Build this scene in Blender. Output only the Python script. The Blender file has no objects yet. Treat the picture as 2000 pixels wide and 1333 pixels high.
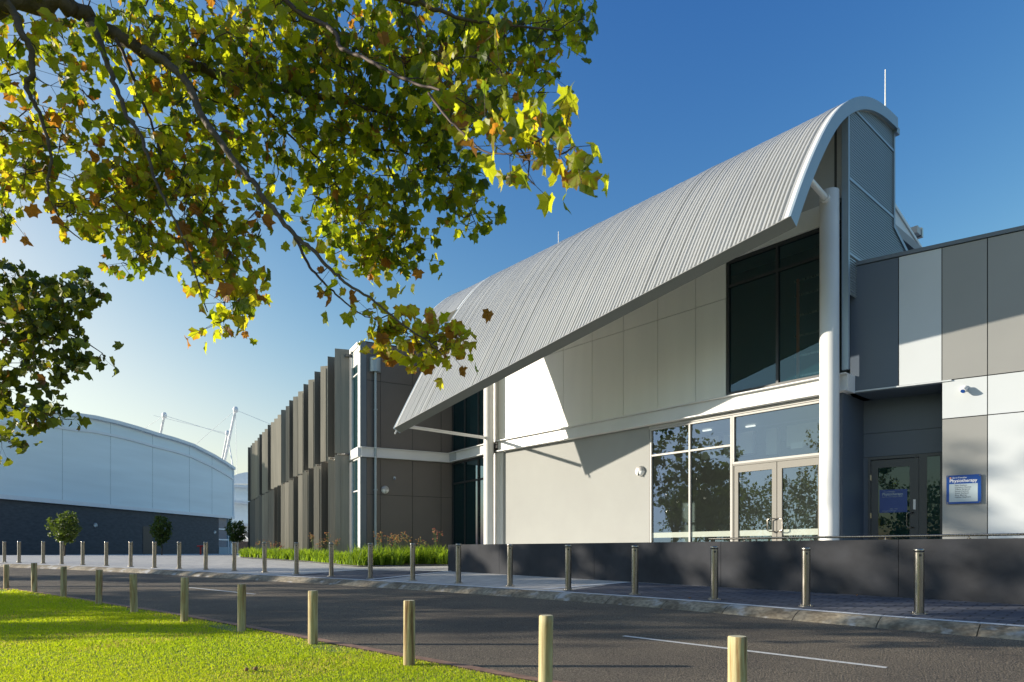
import bpy, math, random
import numpy as np
from mathutils import Vector, Matrix
random.seed(7); rng = np.random.default_rng(7)
PI = math.pi
sc = bpy.context.scene
C = sc.collection

# ------------------------------------------------------------------ camera, sky, sun, exposure
FPX, HOR = 1300.0, 1078.0            # focal length and eye level in photo pixels (2000 wide)
cam = bpy.data.cameras.new('camera'); co = bpy.data.objects.new('camera', cam); C.objects.link(co)
co.location = (0, 0, 0); co.rotation_euler = (PI/2, 0, 0)
cam.sensor_width = 36; cam.lens = FPX/2000*36; cam.shift_y = (HOR-666.5)/2000
cam.clip_start = 0.05; cam.clip_end = 6000
cam.dof.use_dof = True; cam.dof.focus_distance = 14; cam.dof.aperture_fstop = 4.5
sc.camera = co
SUN = Vector((-1, .05, .232)).normalized()
w = bpy.data.worlds.new('World'); sc.world = w; w.use_nodes = True
nt = w.node_tree; bg = nt.nodes['Background']
sky = nt.nodes.new('ShaderNodeTexSky'); sky.sky_type = 'NISHITA'; sky.sun_disc = False
sky.sun_elevation = math.asin(SUN.z); sky.sun_rotation = math.atan2(SUN.x, SUN.y)
sky.air_density = 1.0; sky.dust_density = 2.0; sky.ozone_density = 3.5; sky.altitude = 0
# strength 0.12, then a contrast grade per channel (clear polarised autumn sky)
sc1 = nt.nodes.new('ShaderNodeVectorMath'); sc1.operation = 'SCALE'; sc1.inputs['Scale'].default_value = .12; nt.links.new(sky.outputs[0], sc1.inputs[0])
sep = nt.nodes.new('ShaderNodeSeparateColor'); cmb = nt.nodes.new('ShaderNodeCombineColor'); nt.links.new(sc1.outputs[0], sep.inputs[0])
EXPO = .70
for i, (g_, a_, l_) in enumerate(((2.3, 35, 1.05), (1.66, 6.5, 1.45), (.90, 1.80, 2.4))):
    pw = nt.nodes.new('ShaderNodeMath'); pw.operation = 'POWER'; pw.inputs[1].default_value = g_; nt.links.new(sep.outputs[i], pw.inputs[0])
    ml = nt.nodes.new('ShaderNodeMath'); ml.operation = 'MULTIPLY'; ml.inputs[1].default_value = a_; nt.links.new(pw.outputs[0], ml.inputs[0])
    sq = nt.nodes.new('ShaderNodeMath'); sq.operation = 'MULTIPLY'; nt.links.new(ml.outputs[0], sq.inputs[0]); nt.links.new(ml.outputs[0], sq.inputs[1])
    s1 = nt.nodes.new('ShaderNodeMath'); s1.operation = 'MULTIPLY_ADD'; s1.inputs[1].default_value = 1/l_**2; s1.inputs[2].default_value = 1; nt.links.new(sq.outputs[0], s1.inputs[0])
    rt = nt.nodes.new('ShaderNodeMath'); rt.operation = 'SQRT'; nt.links.new(s1.outputs[0], rt.inputs[0])
    dv_ = nt.nodes.new('ShaderNodeMath'); dv_.operation = 'DIVIDE'; nt.links.new(ml.outputs[0], dv_.inputs[0]); nt.links.new(rt.outputs[0], dv_.inputs[1])
    fin_ = nt.nodes.new('ShaderNodeMath'); fin_.operation = 'MULTIPLY'; fin_.inputs[1].default_value = 2**-EXPO; nt.links.new(dv_.outputs[0], fin_.inputs[0]); nt.links.new(fin_.outputs[0], cmb.inputs[i])
nt.links.new(cmb.outputs[0], bg.inputs[0]); bg.inputs[1].default_value = 1.0
sl = bpy.data.lights.new('sun', 'SUN'); so = bpy.data.objects.new('sun', sl); C.objects.link(so)
sl.energy = 5.0; sl.angle = math.radians(.53); sl.color = (1, .90, .74)
so.rotation_euler = SUN.to_track_quat('Z', 'Y').to_euler()
sc.view_settings.view_transform = 'Standard'; sc.view_settings.look = 'None'
sc.view_settings.gamma = 1; sc.view_settings.exposure = EXPO
sc.render.engine = 'CYCLES'; sc.render.resolution_x = 1024; sc.render.resolution_y = 682
sc.cycles.max_bounces = 8; sc.cycles.transparent_max_bounces = 16

# ------------------------------------------------------------------ frames and helpers
def V3(x, y, z): return np.array([x, y, z], float)
def at(x, y, Y): return V3((x-1000)/FPX*Y, Y, (HOR-y)/FPX*Y)
def G(x, y):
    x = np.asarray(x, float); y = np.maximum(np.asarray(y, float), -30)
    p = -1.363+.00924*np.clip(x, -60, 60)+.03405*y; m, k = -.25, .05
    return -k*np.logaddexp(-p/k, -m/k)
class Frame:
    def __init__(s, o, d, n): s.o = np.array(o, float); s.d = np.array(d, float); s.n = np.array(n, float)
    def P(s, a, b, z): q = s.o+s.d*a+s.n*b; return V3(q[0], q[1], z)
H = Frame((-.74375, 27.08333), (.65919724, -.75197008), (-.75197008, -.65919724))   # hall front wall
HL = 13.34
R = Frame((8.57, 16.88), (.82939629, -.55866071), (-.55866071, -.82939629))         # right wing front
K = np.array([-6.3756, 28.0])
_dl = np.array([-.5346, 1.0]); _dl /= np.linalg.norm(_dl)
L = Frame(K, _dl, (-_dl[1], _dl[0]))                                                # finned side of left wing
_dw = np.array([3.68, 2.0]); _dw /= np.linalg.norm(_dw)
D = Frame(K, _dw, (_dw[1], -_dw[0]))                                                # dark end wall of left wing
_p = np.array([-2.1, 21.85]); _q = np.array([8.65, 11.25]); _dq = (_q-_p)/np.linalg.norm(_q-_p)
RW = Frame(_p, _dq, (_dq[1], -_dq[0]))                                              # retaining wall
ORG = {}
class MB:
    def __init__(s): s.v = []; s.f = []; s.sm = []; s.c = []
    def add(s, vs, fs, smooth=False, col=None):
        b = len(s.v); s.v.extend([tuple(map(float, p)) for p in vs])
        for f in fs: s.f.append(tuple(b+i for i in f)); s.sm.append(smooth)
        s.c.extend([col or (1, 1, 1)]*len(vs))
    def box8(s, p): s.add(p, [(0,3,2,1),(4,5,6,7),(0,1,5,4),(1,2,6,5),(2,3,7,6),(3,0,4,7)])
    def fb(s, F, a0, a1, b0, b1, z0, z1):
        s.box8([F.P(a0,b0,z0),F.P(a1,b0,z0),F.P(a1,b1,z0),F.P(a0,b1,z0),F.P(a0,b0,z1),F.P(a1,b0,z1),F.P(a1,b1,z1),F.P(a0,b1,z1)])
    def bx(s, x0, x1, y0, y1, z0, z1):
        s.box8([(x0,y0,z0),(x1,y0,z0),(x1,y1,z0),(x0,y1,z0),(x0,y0,z1),(x1,y0,z1),(x1,y1,z1),(x0,y1,z1)])
    def tube(s, pts, rad, n=10, caps=True, smooth=True):
        pts = [np.array(p, float) for p in pts]; m = len(pts)
        if not hasattr(rad, '__len__'): rad = [rad]*m
        vs = []; prev = None
        for i, p in enumerate(pts):
            t = pts[min(i+1, m-1)]-pts[max(i-1, 0)]; t = t/(np.linalg.norm(t)+1e-12)
            if prev is None:
                a = np.array([0, 0, 1.]) if abs(t[2]) < .9 else np.array([1., 0, 0])
                u = np.cross(t, a)
            else: u = prev-t*np.dot(prev, t)
            u /= np.linalg.norm(u)+1e-12; prev = u; v = np.cross(t, u)
            for k in range(n):
                an = 2*PI*k/n; vs.append(p+(u*math.cos(an)+v*math.sin(an))*rad[i])
        fs = [(i*n+k, i*n+(k+1) % n, (i+1)*n+(k+1) % n, (i+1)*n+k) for i in range(m-1) for k in range(n)]
        s.add(vs, fs, smooth)
        if caps:
            s.add(vs[:n], [tuple(range(n))[::-1]]); s.add(vs[-n:], [tuple(range(n))])
    def lathe(s, c, prof, n=24, smooth=True, M=None):
        vs = []
        for r, z in prof:
            for k in range(n):
                p = Vector((r*math.cos(2*PI*k/n), r*math.sin(2*PI*k/n), z))
                if M: p = M @ p
                vs.append((p[0]+c[0], p[1]+c[1], p[2]+c[2]))
        m = len(prof)
        s.add(vs, [(i*n+k, i*n+(k+1) % n, (i+1)*n+(k+1) % n, (i+1)*n+k) for i in range(m-1) for k in range(n)], smooth)
    def prism(s, front, back):
        n = len(front); s.add(list(front)+list(back), [tuple(range(n)), tuple(range(2*n-1, n-1, -1))]+[(i, n+i, n+(i+1) % n, (i+1) % n) for i in range(n)])
    def build(s, name, mat, parent=None, kind=None, colors=False):
        me = bpy.data.meshes.new(name)
        v = np.array(s.v, float)
        if parent is not None: v = v-np.array(ORG[parent.name])
        me.from_pydata(v.tolist(), [], s.f); me.polygons.foreach_set('use_smooth', s.sm)
        if colors:
            ca = me.color_attributes.new('tint', 'FLOAT_COLOR', 'POINT')
            ca.data.foreach_set('color', np.c_[np.array(s.c), np.ones(len(s.c))].astype(np.float32).ravel())
        me.materials.append(mat); me.update()
        o = bpy.data.objects.new(name, me); C.objects.link(o)
        if parent is not None: o.parent = parent; ORG[o.name] = ORG[parent.name]
        else: ORG[o.name] = (0, 0, 0)
        if kind: o['kind'] = kind
        return o
def npmesh(name, mat, V, F, cols=None, parent=None, smooth=False):
    """V (n,3), F (m,k) arrays -> one mesh object"""
    me = bpy.data.meshes.new(name); k = F.shape[1]
    if parent is not None: V = V-np.array(ORG[parent.name])
    me.vertices.add(len(V)); me.vertices.foreach_set('co', V.astype(np.float32).ravel())
    me.loops.add(F.size); me.loops.foreach_set('vertex_index', F.astype(np.int32).ravel())
    me.polygons.add(len(F)); me.polygons.foreach_set('loop_start', np.arange(0, F.size, k, dtype=np.int32))
    me.polygons.foreach_set('loop_total', np.full(len(F), k, dtype=np.int32))
    me.polygons.foreach_set('use_smooth', np.full(len(F), smooth))
    me.update(calc_edges=True); me.validate()
    if cols is not None:
        ca = me.color_attributes.new('tint', 'FLOAT_COLOR', 'POINT')
        ca.data.foreach_set('color', np.c_[cols, np.ones(len(cols))].astype(np.float32).ravel())
    me.materials.append(mat)
    o = bpy.data.objects.new(name, me); C.objects.link(o)
    if parent is not None: o.parent = parent; ORG[o.name] = ORG[parent.name]
    else: ORG[o.name] = (0, 0, 0)
    return o
def tag(o, label, cat, group=None):
    o['label'] = label; o['category'] = cat
    if group: o['group'] = group
    return o
def thing(name, label, cat, loc=(0, 0, 0), group=None):
    o = bpy.data.objects.new(name, None); C.objects.link(o); o.location = [float(a) for a in loc]
    o.empty_display_size = .2; ORG[o.name] = tuple(loc); return tag(o, label, cat, group)
def dup(root, loc, label, rotz=0, scale=1):
    def cp(o, par):
        c = o.copy(); C.objects.link(c)
        if par is not None: c.parent = par
        for ch in [x for x in kids.get(o.name, [])]: cp(ch, c)
        return c
    kids = {}
    for x in bpy.data.objects:
        if x.parent: kids.setdefault(x.parent.name, []).append(x)
    r = cp(root, None); r.location = [float(a) for a in loc]; r.rotation_euler = (0, 0, rotz); r.scale = (scale,)*3; r['label'] = label
    return r

# ------------------------------------------------------------------ materials
def mat(name, col, rough=.6, metal=0., var=.0, vs=3., bump=0., bs=60., spec=.5, col2=None, streak=None, detail=4):
    m = bpy.data.materials.new(name); m.use_nodes = True; n = m.node_tree; b = n.nodes['Principled BSDF']
    b.inputs['Base Color'].default_value = (*col, 1); b.inputs['Roughness'].default_value = rough
    b.inputs['Metallic'].default_value = metal; b.inputs['Specular IOR Level'].default_value = spec
    tc = n.nodes.new('ShaderNodeTexCoord')
    if var or col2:
        mp = n.nodes.new('ShaderNodeMapping'); n.links.new(tc.outputs['Object'], mp.inputs[0])
        if streak: mp.inputs['Scale'].default_value = streak
        no = n.nodes.new('ShaderNodeTexNoise'); no.inputs['Scale'].default_value = vs; no.inputs['Detail'].default_value = detail
        n.links.new(mp.outputs[0], no.inputs[0])
        cr = n.nodes.new('ShaderNodeValToRGB'); n.links.new(no.outputs[0], cr.inputs[0])
        c2 = col2 or tuple(c*(1-var) for c in col); c1 = tuple(min(1, c*(1+var)) for c in col) if not col2 else col
        cr.color_ramp.elements[0].position = .3; cr.color_ramp.elements[1].position = .7
        cr.color_ramp.elements[0].color = (*c2, 1); cr.color_ramp.elements[1].color = (*c1, 1)
        n.links.new(cr.outputs[0], b.inputs['Base Color'])
        mr = n.nodes.new('ShaderNodeMapRange'); n.links.new(no.outputs[0], mr.inputs[0])
        mr.inputs[3].default_value = max(.03, rough-.08); mr.inputs[4].default_value = min(1, rough+.08)
        n.links.new(mr.outputs[0], b.inputs['Roughness'])
    if bump:
        nb = n.nodes.new('ShaderNodeTexNoise'); nb.inputs['Scale'].default_value = bs; nb.inputs['Detail'].default_value = 3
        n.links.new(tc.outputs['Object'], nb.inputs[0])
        bp = n.nodes.new('ShaderNodeBump'); bp.inputs['Strength'].default_value = bump; bp.inputs['Distance'].default_value = .02
        n.links.new(nb.outputs[0], bp.inputs['Height']); n.links.new(bp.outputs[0], b.inputs['Normal'])
    return m
def leafmat(name, trans=.5, rough=.45, gain=(1, 1, 1)):
    m = bpy.data.materials.new(name); m.use_nodes = True; n = m.node_tree; b = n.nodes['Principled BSDF']; out = n.nodes['Material Output']
    a = n.nodes.new('ShaderNodeAttribute'); a.attribute_name = 'tint'
    n.links.new(a.outputs['Color'], b.inputs['Base Color']); b.inputs['Roughness'].default_value = rough
    t = n.nodes.new('ShaderNodeBsdfTranslucent'); mm = n.nodes.new('ShaderNodeMix'); mm.data_type = 'RGBA'; mm.blend_type = 'MULTIPLY'
    mm.inputs[0].default_value = 1; n.links.new(a.outputs['Color'], mm.inputs[6]); mm.inputs[7].default_value = (*gain, 1)
    n.links.new(mm.outputs[2], t.inputs[0])
    mx = n.nodes.new('ShaderNodeMixShader'); mx.inputs[0].default_value = trans
    n.links.new(b.outputs[0], mx.inputs[1]); n.links.new(t.outputs[0], mx.inputs[2]); n.links.new(mx.outputs[0], out.inputs[0])
    return m
def glassmat(name, tint=(.7, .8, .78), dirt=.04, dcol=(.45, .6, .58), ior=1.5, refl=.8, gcol=(.92, .97, .97), base=.07):
    m = bpy.data.materials.new(name); m.use_nodes = True; n = m.node_tree; out = n.nodes['Material Output']; n.nodes.remove(n.nodes['Principled BSDF'])
    tr = n.nodes.new('ShaderNodeBsdfTransparent'); tr.inputs[0].default_value = (*tint, 1)
    gl = n.nodes.new('ShaderNodeBsdfGlossy'); gl.inputs['Roughness'].default_value = .0; gl.inputs[0].default_value = (*gcol, 1)
    di = n.nodes.new('ShaderNodeBsdfDiffuse'); di.inputs[0].default_value = (*dcol, 1)
    fr = n.nodes.new('ShaderNodeFresnel'); fr.inputs[0].default_value = ior
    ma = n.nodes.new('ShaderNodeMath'); ma.operation = 'MULTIPLY_ADD'; ma.inputs[1].default_value = refl; ma.inputs[2].default_value = base
    n.links.new(fr.outputs[0], ma.inputs[0])
    m1 = n.nodes.new('ShaderNodeMixShader'); n.links.new(ma.outputs[0], m1.inputs[0]); n.links.new(tr.outputs[0], m1.inputs[1]); n.links.new(gl.outputs[0], m1.inputs[2])
    m2 = n.nodes.new('ShaderNodeMixShader'); m2.inputs[0].default_value = dirt; n.links.new(m1.outputs[0], m2.inputs[1]); n.links.new(di.outputs[0], m2.inputs[2])
    n.links.new(m2.outputs[0], out.inputs[0]); return m
def emitmat(name, col, st):
    m = bpy.data.materials.new(name); m.use_nodes = True; b = m.node_tree.nodes['Principled BSDF']
    b.inputs['Base Color'].default_value = (*col, 1); b.inputs['Emission Color'].default_value = (*col, 1); b.inputs['Emission Strength'].default_value = st; return m
M = dict(
    white=mat('white_paint', (.69, .69, .68), .38, var=.03, vs=1.5),
    panel=mat('offwhite_panel', (.83, .825, .79), .5, var=.035, vs=1.6, streak=(1, 1, .12)),
    render=mat('beige_render', (.305, .31, .30), .8, var=.05, vs=.8, bump=.15, bs=150),
    gable=mat('gable_panel', (.50, .51, .50), .55, var=.03),
    dark=mat('dark_brown_panel', (.125, .11, .098), .5, var=.06, vs=1),
    darkback=mat('dark_backing', (.02, .02, .02), .8),
    corner=mat('corner_blue_grey', (.13, .155, .18), .45),
    roof=mat('galvanised_roof', (.44, .445, .435), .40, metal=.2, var=.04, vs=.5),
    trim=mat('roof_trim', (.72, .71, .68), .4, metal=.1, var=.03),
    fascia=mat('roof_fascia', (.27, .34, .40), .4, metal=.2, var=.04),
    soffit=mat('soffit', (.50, .49, .43), .6, var=.03),
    louvre=mat('louvre_cladding', (.34, .40, .43), .4, metal=.45),
    pgrey=mat('grey_panel', (.285, .285, .275), .42, var=.03, vs=.8),
    pdark=mat('charcoal_panel', (.085, .11, .145), .45, var=.03, vs=.8),
    pwhite=mat('pale_panel', (.56, .59, .61), .42, var=.02, vs=.8),
    alu=mat('alu_frame', (.40, .39, .37), .5, var=.03),
    aludoor=mat('alu_door', (.215, .205, .185), .55, spec=.3, var=.03),
    blackfr=mat('dark_frame', (.03, .033, .037), .4),
    greyfr=mat('charcoal_frame', (.06, .068, .076), .4),
    steel=mat('brushed_steel', (.29, .265, .235), .28, metal=1., var=.12, vs=9, streak=(6, 6, .4)),
    steeld=mat('steel_cap', (.36, .34, .31), .3, metal=1.),
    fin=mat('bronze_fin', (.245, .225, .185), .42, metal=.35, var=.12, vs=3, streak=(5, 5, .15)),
    finshade=mat('shaded_fin', (.13, .12, .10), .42, metal=.35, var=.1, vs=3, streak=(5, 5, .15)),  # same bronze darkened: shade painted onto fins turned from the sun
    pipe=mat('zinc_pipe', (.36, .42, .45), .4, metal=.3, var=.04),
    retain=mat('retaining_render', (.043, .045, .052), .8, spec=.15, var=.22, vs=2.0, detail=7, bump=.12, bs=90),
    bark=mat('bark', (.095, .07, .05), .8, var=.35, vs=12, bump=.6, bs=40),
    twig=mat('twig_bark', (.06, .035, .025), .7, var=.2, vs=20),
    leaf=leafmat('plane_leaf', .66, gain=(1.9, 1.95, .8)),
    leafshade=leafmat('plane_leaf_shaded', .4, gain=(1.2, 1.3, .8)),  # leaf of the left-edge tree, shade put into its colour
    treeleaf=leafmat('tree_leaf', .4, gain=(1.3, 1.4, .8)),
    blade=leafmat('grass_blade', .55, .5, gain=(1.7, 1.6, .8)),
    flower=leafmat('paw_flower', .45, .6),
    stadium=mat('pale_cladding', (.80, .87, .89), .5, var=.05, vs=.35, streak=(.3, .3, 3)),
    stwhite=mat('stadium_white', (.82, .83, .84), .5, var=.02),
    brickdark=mat('dark_masonry', (.085, .088, .098), .75, var=.35, vs=2.2, col2=(.05, .053, .06), streak=(1, 1, 3)),
    blueglass=mat('blue_glazing', (.10, .16, .22), .15, var=.1),
    bluepanel=mat('blue_panel', (.20, .30, .38), .4),
    red=mat('red_hydrant', (.55, .03, .02), .4),
    signblue=mat('sign_blue', (.006, .055, .26), .3),
    signpale=mat('sign_pale', (.36, .43, .47), .4),
    paper=mat('white_print', (.8, .8, .8), .6),
    ink=mat('dark_print', (.03, .035, .05), .6),
    orange=mat('orange_print', (.8, .35, .15), .5),
    intwhite=mat('interior_white', (.74, .74, .72), .8),
    interior=mat('interior_wall', (.36, .38, .38), .8, var=.02),
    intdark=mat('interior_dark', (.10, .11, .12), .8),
    intfloor=mat('interior_floor', (.22, .21, .20), .5),
    glass=glassmat('window_glass', (.66, .72, .69), .03, (.42, .47, .43), refl=1.0, base=.12),
    glassdoor=glassmat('door_glass', (.66, .72, .69), .04, (.42, .47, .43), refl=1.0, base=.15),
    glassfilm=glassmat('frosted_band', (.5, .55, .5), .55, (.65, .7, .62)),
    glassdark=glassmat('tinted_glass', (.42, .52, .54), .05, (.05, .30, .36), refl=.6, gcol=(.6, .78, .82), base=.05),
    lampglass=mat('lamp_diffuser', (.88, .88, .86), .35),
    lampgrey=mat('lamp_cover', (.45, .44, .42), .45, metal=.2),
    rackor=mat('orange_fibreglass', (.55, .12, .03), .5),
    soil=mat('bark_mulch', (.09, .05, .03), .9, var=.4, vs=25, bump=.8, bs=50),
    linepaint=mat('line_paint', (.62, .61, .57), .6, var=.15, vs=25),
    edging=mat('brown_edging', (.26, .15, .10), .8, var=.3, vs=8),
    seed=mat('seed_ball', (.30, .17, .09), .9, var=.2, vs=60, bump=1, bs=90),
    landing=mat('landing_concrete', (.72, .70, .65), .8, var=.1, vs=2),
    tim=None)

def timber():
    m = bpy.data.materials.new('treated_pine'); m.use_nodes = True; n = m.node_tree; b = n.nodes['Principled BSDF']; b.inputs['Roughness'].default_value = .75
    tc = n.nodes.new('ShaderNodeTexCoord'); oi = n.nodes.new('ShaderNodeObjectInfo')
    ad = n.nodes.new('ShaderNodeVectorMath'); ad.operation = 'ADD'; cb = n.nodes.new('ShaderNodeCombineXYZ')
    mu = n.nodes.new('ShaderNodeMath'); mu.operation = 'MULTIPLY'; mu.inputs[1].default_value = 40
    n.links.new(oi.outputs['Random'], mu.inputs[0]); n.links.new(mu.outputs[0], cb.inputs[0]); n.links.new(mu.outputs[0], cb.inputs[2])
    n.links.new(tc.outputs['Object'], ad.inputs[0]); n.links.new(cb.outputs[0], ad.inputs[1])
    mp = n.nodes.new('ShaderNodeMapping'); mp.inputs['Scale'].default_value = (9, 9, .7); n.links.new(ad.outputs[0], mp.inputs[0])
    no = n.nodes.new('ShaderNodeTexNoise'); no.inputs['Scale'].default_value = 2.2; no.inputs['Detail'].default_value = 6; no.inputs['Distortion'].default_value = .6; n.links.new(mp.outputs[0], no.inputs[0])
    cr = n.nodes.new('ShaderNodeValToRGB'); n.links.new(no.outputs[0], cr.inputs[0]); e = cr.color_ramp.elements
    e[0].position = .34; e[0].color = (.17, .095, .04, 1); e[1].position = .64; e[1].color = (.58, .49, .28, 1)
    k = e.new(.43); k.color = (.36, .25, .11, 1); k = e.new(.53); k.color = (.45, .38, .20, 1)
    n.links.new(cr.outputs[0], b.inputs['Base Color'])
    bp = n.nodes.new('ShaderNodeBump'); bp.inputs['Strength'].default_value = .5; bp.inputs['Distance'].default_value = .01; n.links.new(no.outputs[0], bp.inputs['Height']); n.links.new(bp.outputs[0], b.inputs['Normal'])
    return m
M['tim'] = timber(); M['timtop'] = mat('pine_end_grain', (.55, .50, .33), .8, var=.15, vs=30)
def groundmat(name, c1, c2, s1, c3=None, s2=60, bump=.3, rough=.85, patch=None, ps=.35, fine=None, bdist=.02):
    """two noise scales: broad patches and fine aggregate"""
    m = bpy.data.materials.new(name); m.use_nodes = True; n = m.node_tree; b = n.nodes['Principled BSDF']; b.inputs['Roughness'].default_value = rough
    tc = n.nodes.new('ShaderNodeTexCoord')
    def noise(s, d=4):
        q = n.nodes.new('ShaderNodeTexNoise'); q.inputs['Scale'].default_value = s; q.inputs['Detail'].default_value = d; n.links.new(tc.outputs['Object'], q.inputs[0]); return q
    a = noise(s1); cr = n.nodes.new('ShaderNodeValToRGB'); n.links.new(a.outputs[0], cr.inputs[0])
    cr.color_ramp.elements[0].position = .35; cr.color_ramp.elements[1].position = .65
    cr.color_ramp.elements[0].color = (*c1, 1); cr.color_ramp.elements[1].color = (*c2, 1)
    f = noise(s2, 2); mr = n.nodes.new('ShaderNodeMapRange'); mr.inputs[1].default_value = .35; mr.inputs[2].default_value = .65
    mr.inputs[3].default_value = (fine or (.6, 1.45))[0]; mr.inputs[4].default_value = (fine or (.6, 1.45))[1]; n.links.new(f.outputs[0], mr.inputs[0])
    mx = n.nodes.new('ShaderNodeVectorMath'); mx.operation = 'SCALE'; n.links.new(cr.outputs[0], mx.inputs[0]); n.links.new(mr.outputs[0], mx.inputs['Scale'])
    last = mx.outputs[0]
    if patch:
        p = noise(ps, 5); pr = n.nodes.new('ShaderNodeValToRGB'); pr.color_ramp.elements[0].position = .56; pr.color_ramp.elements[1].position = .66; n.links.new(p.outputs[0], pr.inputs[0])
        mm = n.nodes.new('ShaderNodeMix'); mm.data_type = 'RGBA'; n.links.new(pr.outputs[0], mm.inputs[0]); n.links.new(last, mm.inputs[6]); mm.inputs[7].default_value = (*patch, 1); last = mm.outputs[2]
    n.links.new(last, b.inputs['Base Color'])
    bp = n.nodes.new('ShaderNodeBump'); bp.inputs['Strength'].default_value = bump; bp.inputs['Distance'].default_value = bdist
    n.links.new(f.outputs[0], bp.inputs['Height']); n.links.new(bp.outputs[0], b.inputs['Normal'])
    return m
M['asphalt'] = groundmat('asphalt', (.098, .080, .060), (.155, .126, .09), .5, s2=58, bump=1.0, fine=(.35, 1.9), bdist=.05)
M['kerb'] = groundmat('kerb_concrete', (.15, .12, .08), (.31, .265, .19), 2.2, s2=14, bump=.25, fine=(.7, 1.3), patch=(.42, .41, .39), ps=2.6)
M['lawnsoil'] = groundmat('lawn_soil', (.13, .17, .02), (.19, .24, .03), 1.2, s2=30, bump=.6, patch=None)
M['earth'] = groundmat('earth', (.10, .11, .05), (.16, .14, .08), .05, s2=2, bump=.3)
def pavers(name, c1, c2, mortar, rot, bw=.2, bh=.1, ms=.006):
    m = bpy.data.materials.new(name); m.use_nodes = True; n = m.node_tree; b = n.nodes['Principled BSDF']; b.inputs['Roughness'].default_value = .75
    tc = n.nodes.new('ShaderNodeTexCoord'); mp = n.nodes.new('ShaderNodeMapping'); mp.inputs['Rotation'].default_value = (0, 0, rot); n.links.new(tc.outputs['Object'], mp.inputs[0])
    br = n.nodes.new('ShaderNodeTexBrick'); n.links.new(mp.outputs[0], br.inputs[0]); br.inputs['Scale'].default_value = 1
    br.inputs['Brick Width'].default_value = bw; br.inputs['Row Height'].default_value = bh; br.inputs['Mortar Size'].default_value = ms; br.inputs['Mortar Smooth'].default_value = .2
    br.inputs['Color1'].default_value = (*c1, 1); br.inputs['Color2'].default_value = (*c2, 1); br.inputs['Mortar'].default_value = (*mortar, 1)
    no = n.nodes.new('ShaderNodeTexNoise'); no.inputs['Scale'].default_value = 2.5; no.inputs['Detail'].default_value = 6; n.links.new(tc.outputs['Object'], no.inputs[0])
    mr = n.nodes.new('ShaderNodeMapRange'); mr.inputs[3].default_value = .7; mr.inputs[4].default_value = 1.25; n.links.new(no.outputs[0], mr.inputs[0])
    mx = n.nodes.new('ShaderNodeVectorMath'); mx.operation = 'SCALE'; n.links.new(br.outputs[0], mx.inputs[0]); n.links.new(mr.outputs[0], mx.inputs['Scale']); n.links.new(mx.outputs[0], b.inputs['Base Color'])
    bp = n.nodes.new('ShaderNodeBump'); bp.inputs['Strength'].default_value = .5; bp.inputs['Distance'].default_value = .01; bp.invert = True; n.links.new(br.outputs['Fac'], bp.inputs['Height']); n.links.new(bp.outputs[0], b.inputs['Normal'])
    return m
PR = -math.atan2(-9.2, 9.5)
M['pavelight'] = pavers('light_pavers', (.54, .52, .48), (.47, .455, .43), (.28, .27, .25), PR, .4, .4, .01)
M['pavedark'] = pavers('dark_pavers', (.11, .12, .15), (.065, .074, .10), (.018, .02, .026), PR, .4, .2, .016)
M['paveborder'] = mat('border_paver', (.66, .67, .67), .7, var=.06, vs=5)

# ------------------------------------------------------------------ ground
def resample(pts, n):
    pts = np.array(pts, float); d = np.r_[0, np.cumsum(np.hypot(*np.diff(pts, axis=0).T))]
    t = np.linspace(0, d[-1], n); return np.c_[np.interp(t, d, pts[:, 0]), np.interp(t, d, pts[:, 1])]
def smooth(pts, it=3):
    p = np.array(pts, float)
    for _ in range(it):
        q = 0.75*p[:-1]+.25*p[1:]; r = .25*p[:-1]+.75*p[1:]
        p = np.vstack([p[:1], np.stack([q, r], 1).reshape(-1, 2), p[-1:]])
    return p
KERB = [(-90, 47), (-60, 42.5), (-42, 38), (-31, 33.8), (-23.03, 29.94), (-17.9, 27.1), (-13.16, 24.2), (-7.8, 20.29), (-4.11, 17.81), (-1.95, 16.2), (.95, 13.9), (2.85, 12.3), (5.0, 9.99), (6.59, 8.57), (9, 6.0), (12, 2.0), (15, -4), (18, -14), (20, -40)]
EDGE = [(-90, 38), (-60, 34), (-42, 30), (-30, 26), (-20, 21.4), (-13.95, 18.14), (-10.67, 15.7), (-9.09, 14.35), (-6.73, 12.5), (-5.11, 11.15), (-4.02, 10.2), (-2.84, 9.15), (-1.89, 8.3), (-1.09, 7.62), (-.45, 7.05), (.04, 6.6), (.9, 5.95), (2.0, 5.3), (3.6, 4.3), (6, 2.3), (9, -1), (12, -6), (14, -14), (15, -40)]
KERB = smooth(KERB); EDGE = smooth(EDGE)
def sheet(name, A, B, m, dz, na=160, nb=24, kind='structure', power=1.0, noise=0, crown=0):
    a = resample(A, na); b = resample(B, na); V = []; 
    for j in range(nb):
        t = (j/(nb-1))**power; p = a*(1-t)+b*t
        z = G(p[:, 0], p[:, 1])+dz+crown*4*t*(1-t)
        if noise: z = z+noise*np.sin(p[:, 0]*.9+1)*np.sin(p[:, 1]*1.1)*min(1, t*6)
        V.append(np.c_[p, z])
    V = np.vstack(V); F = np.array([(j*na+i, j*na+i+1, (j+1)*na+i+1, (j+1)*na+i) for j in range(nb-1) for i in range(na-1)])
    o = npmesh(name, m, V, F, smooth=True)
    if kind: o['kind'] = kind
    return o
def offs(P, d):
    P = np.array(P); t = np.gradient(P, axis=0); t /= np.linalg.norm(t, axis=1)[:, None]; nn = np.c_[-t[:, 1], t[:, 0]]
    return P+nn*d       # left of travel = away from the road for the kerb (towards +x,+y)
FAR = [(-90, 170), (-30, 170), (20, 170), (60, 150), (90, 100), (100, 60), (100, 30), (100, 0), (95, -40)]
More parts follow.
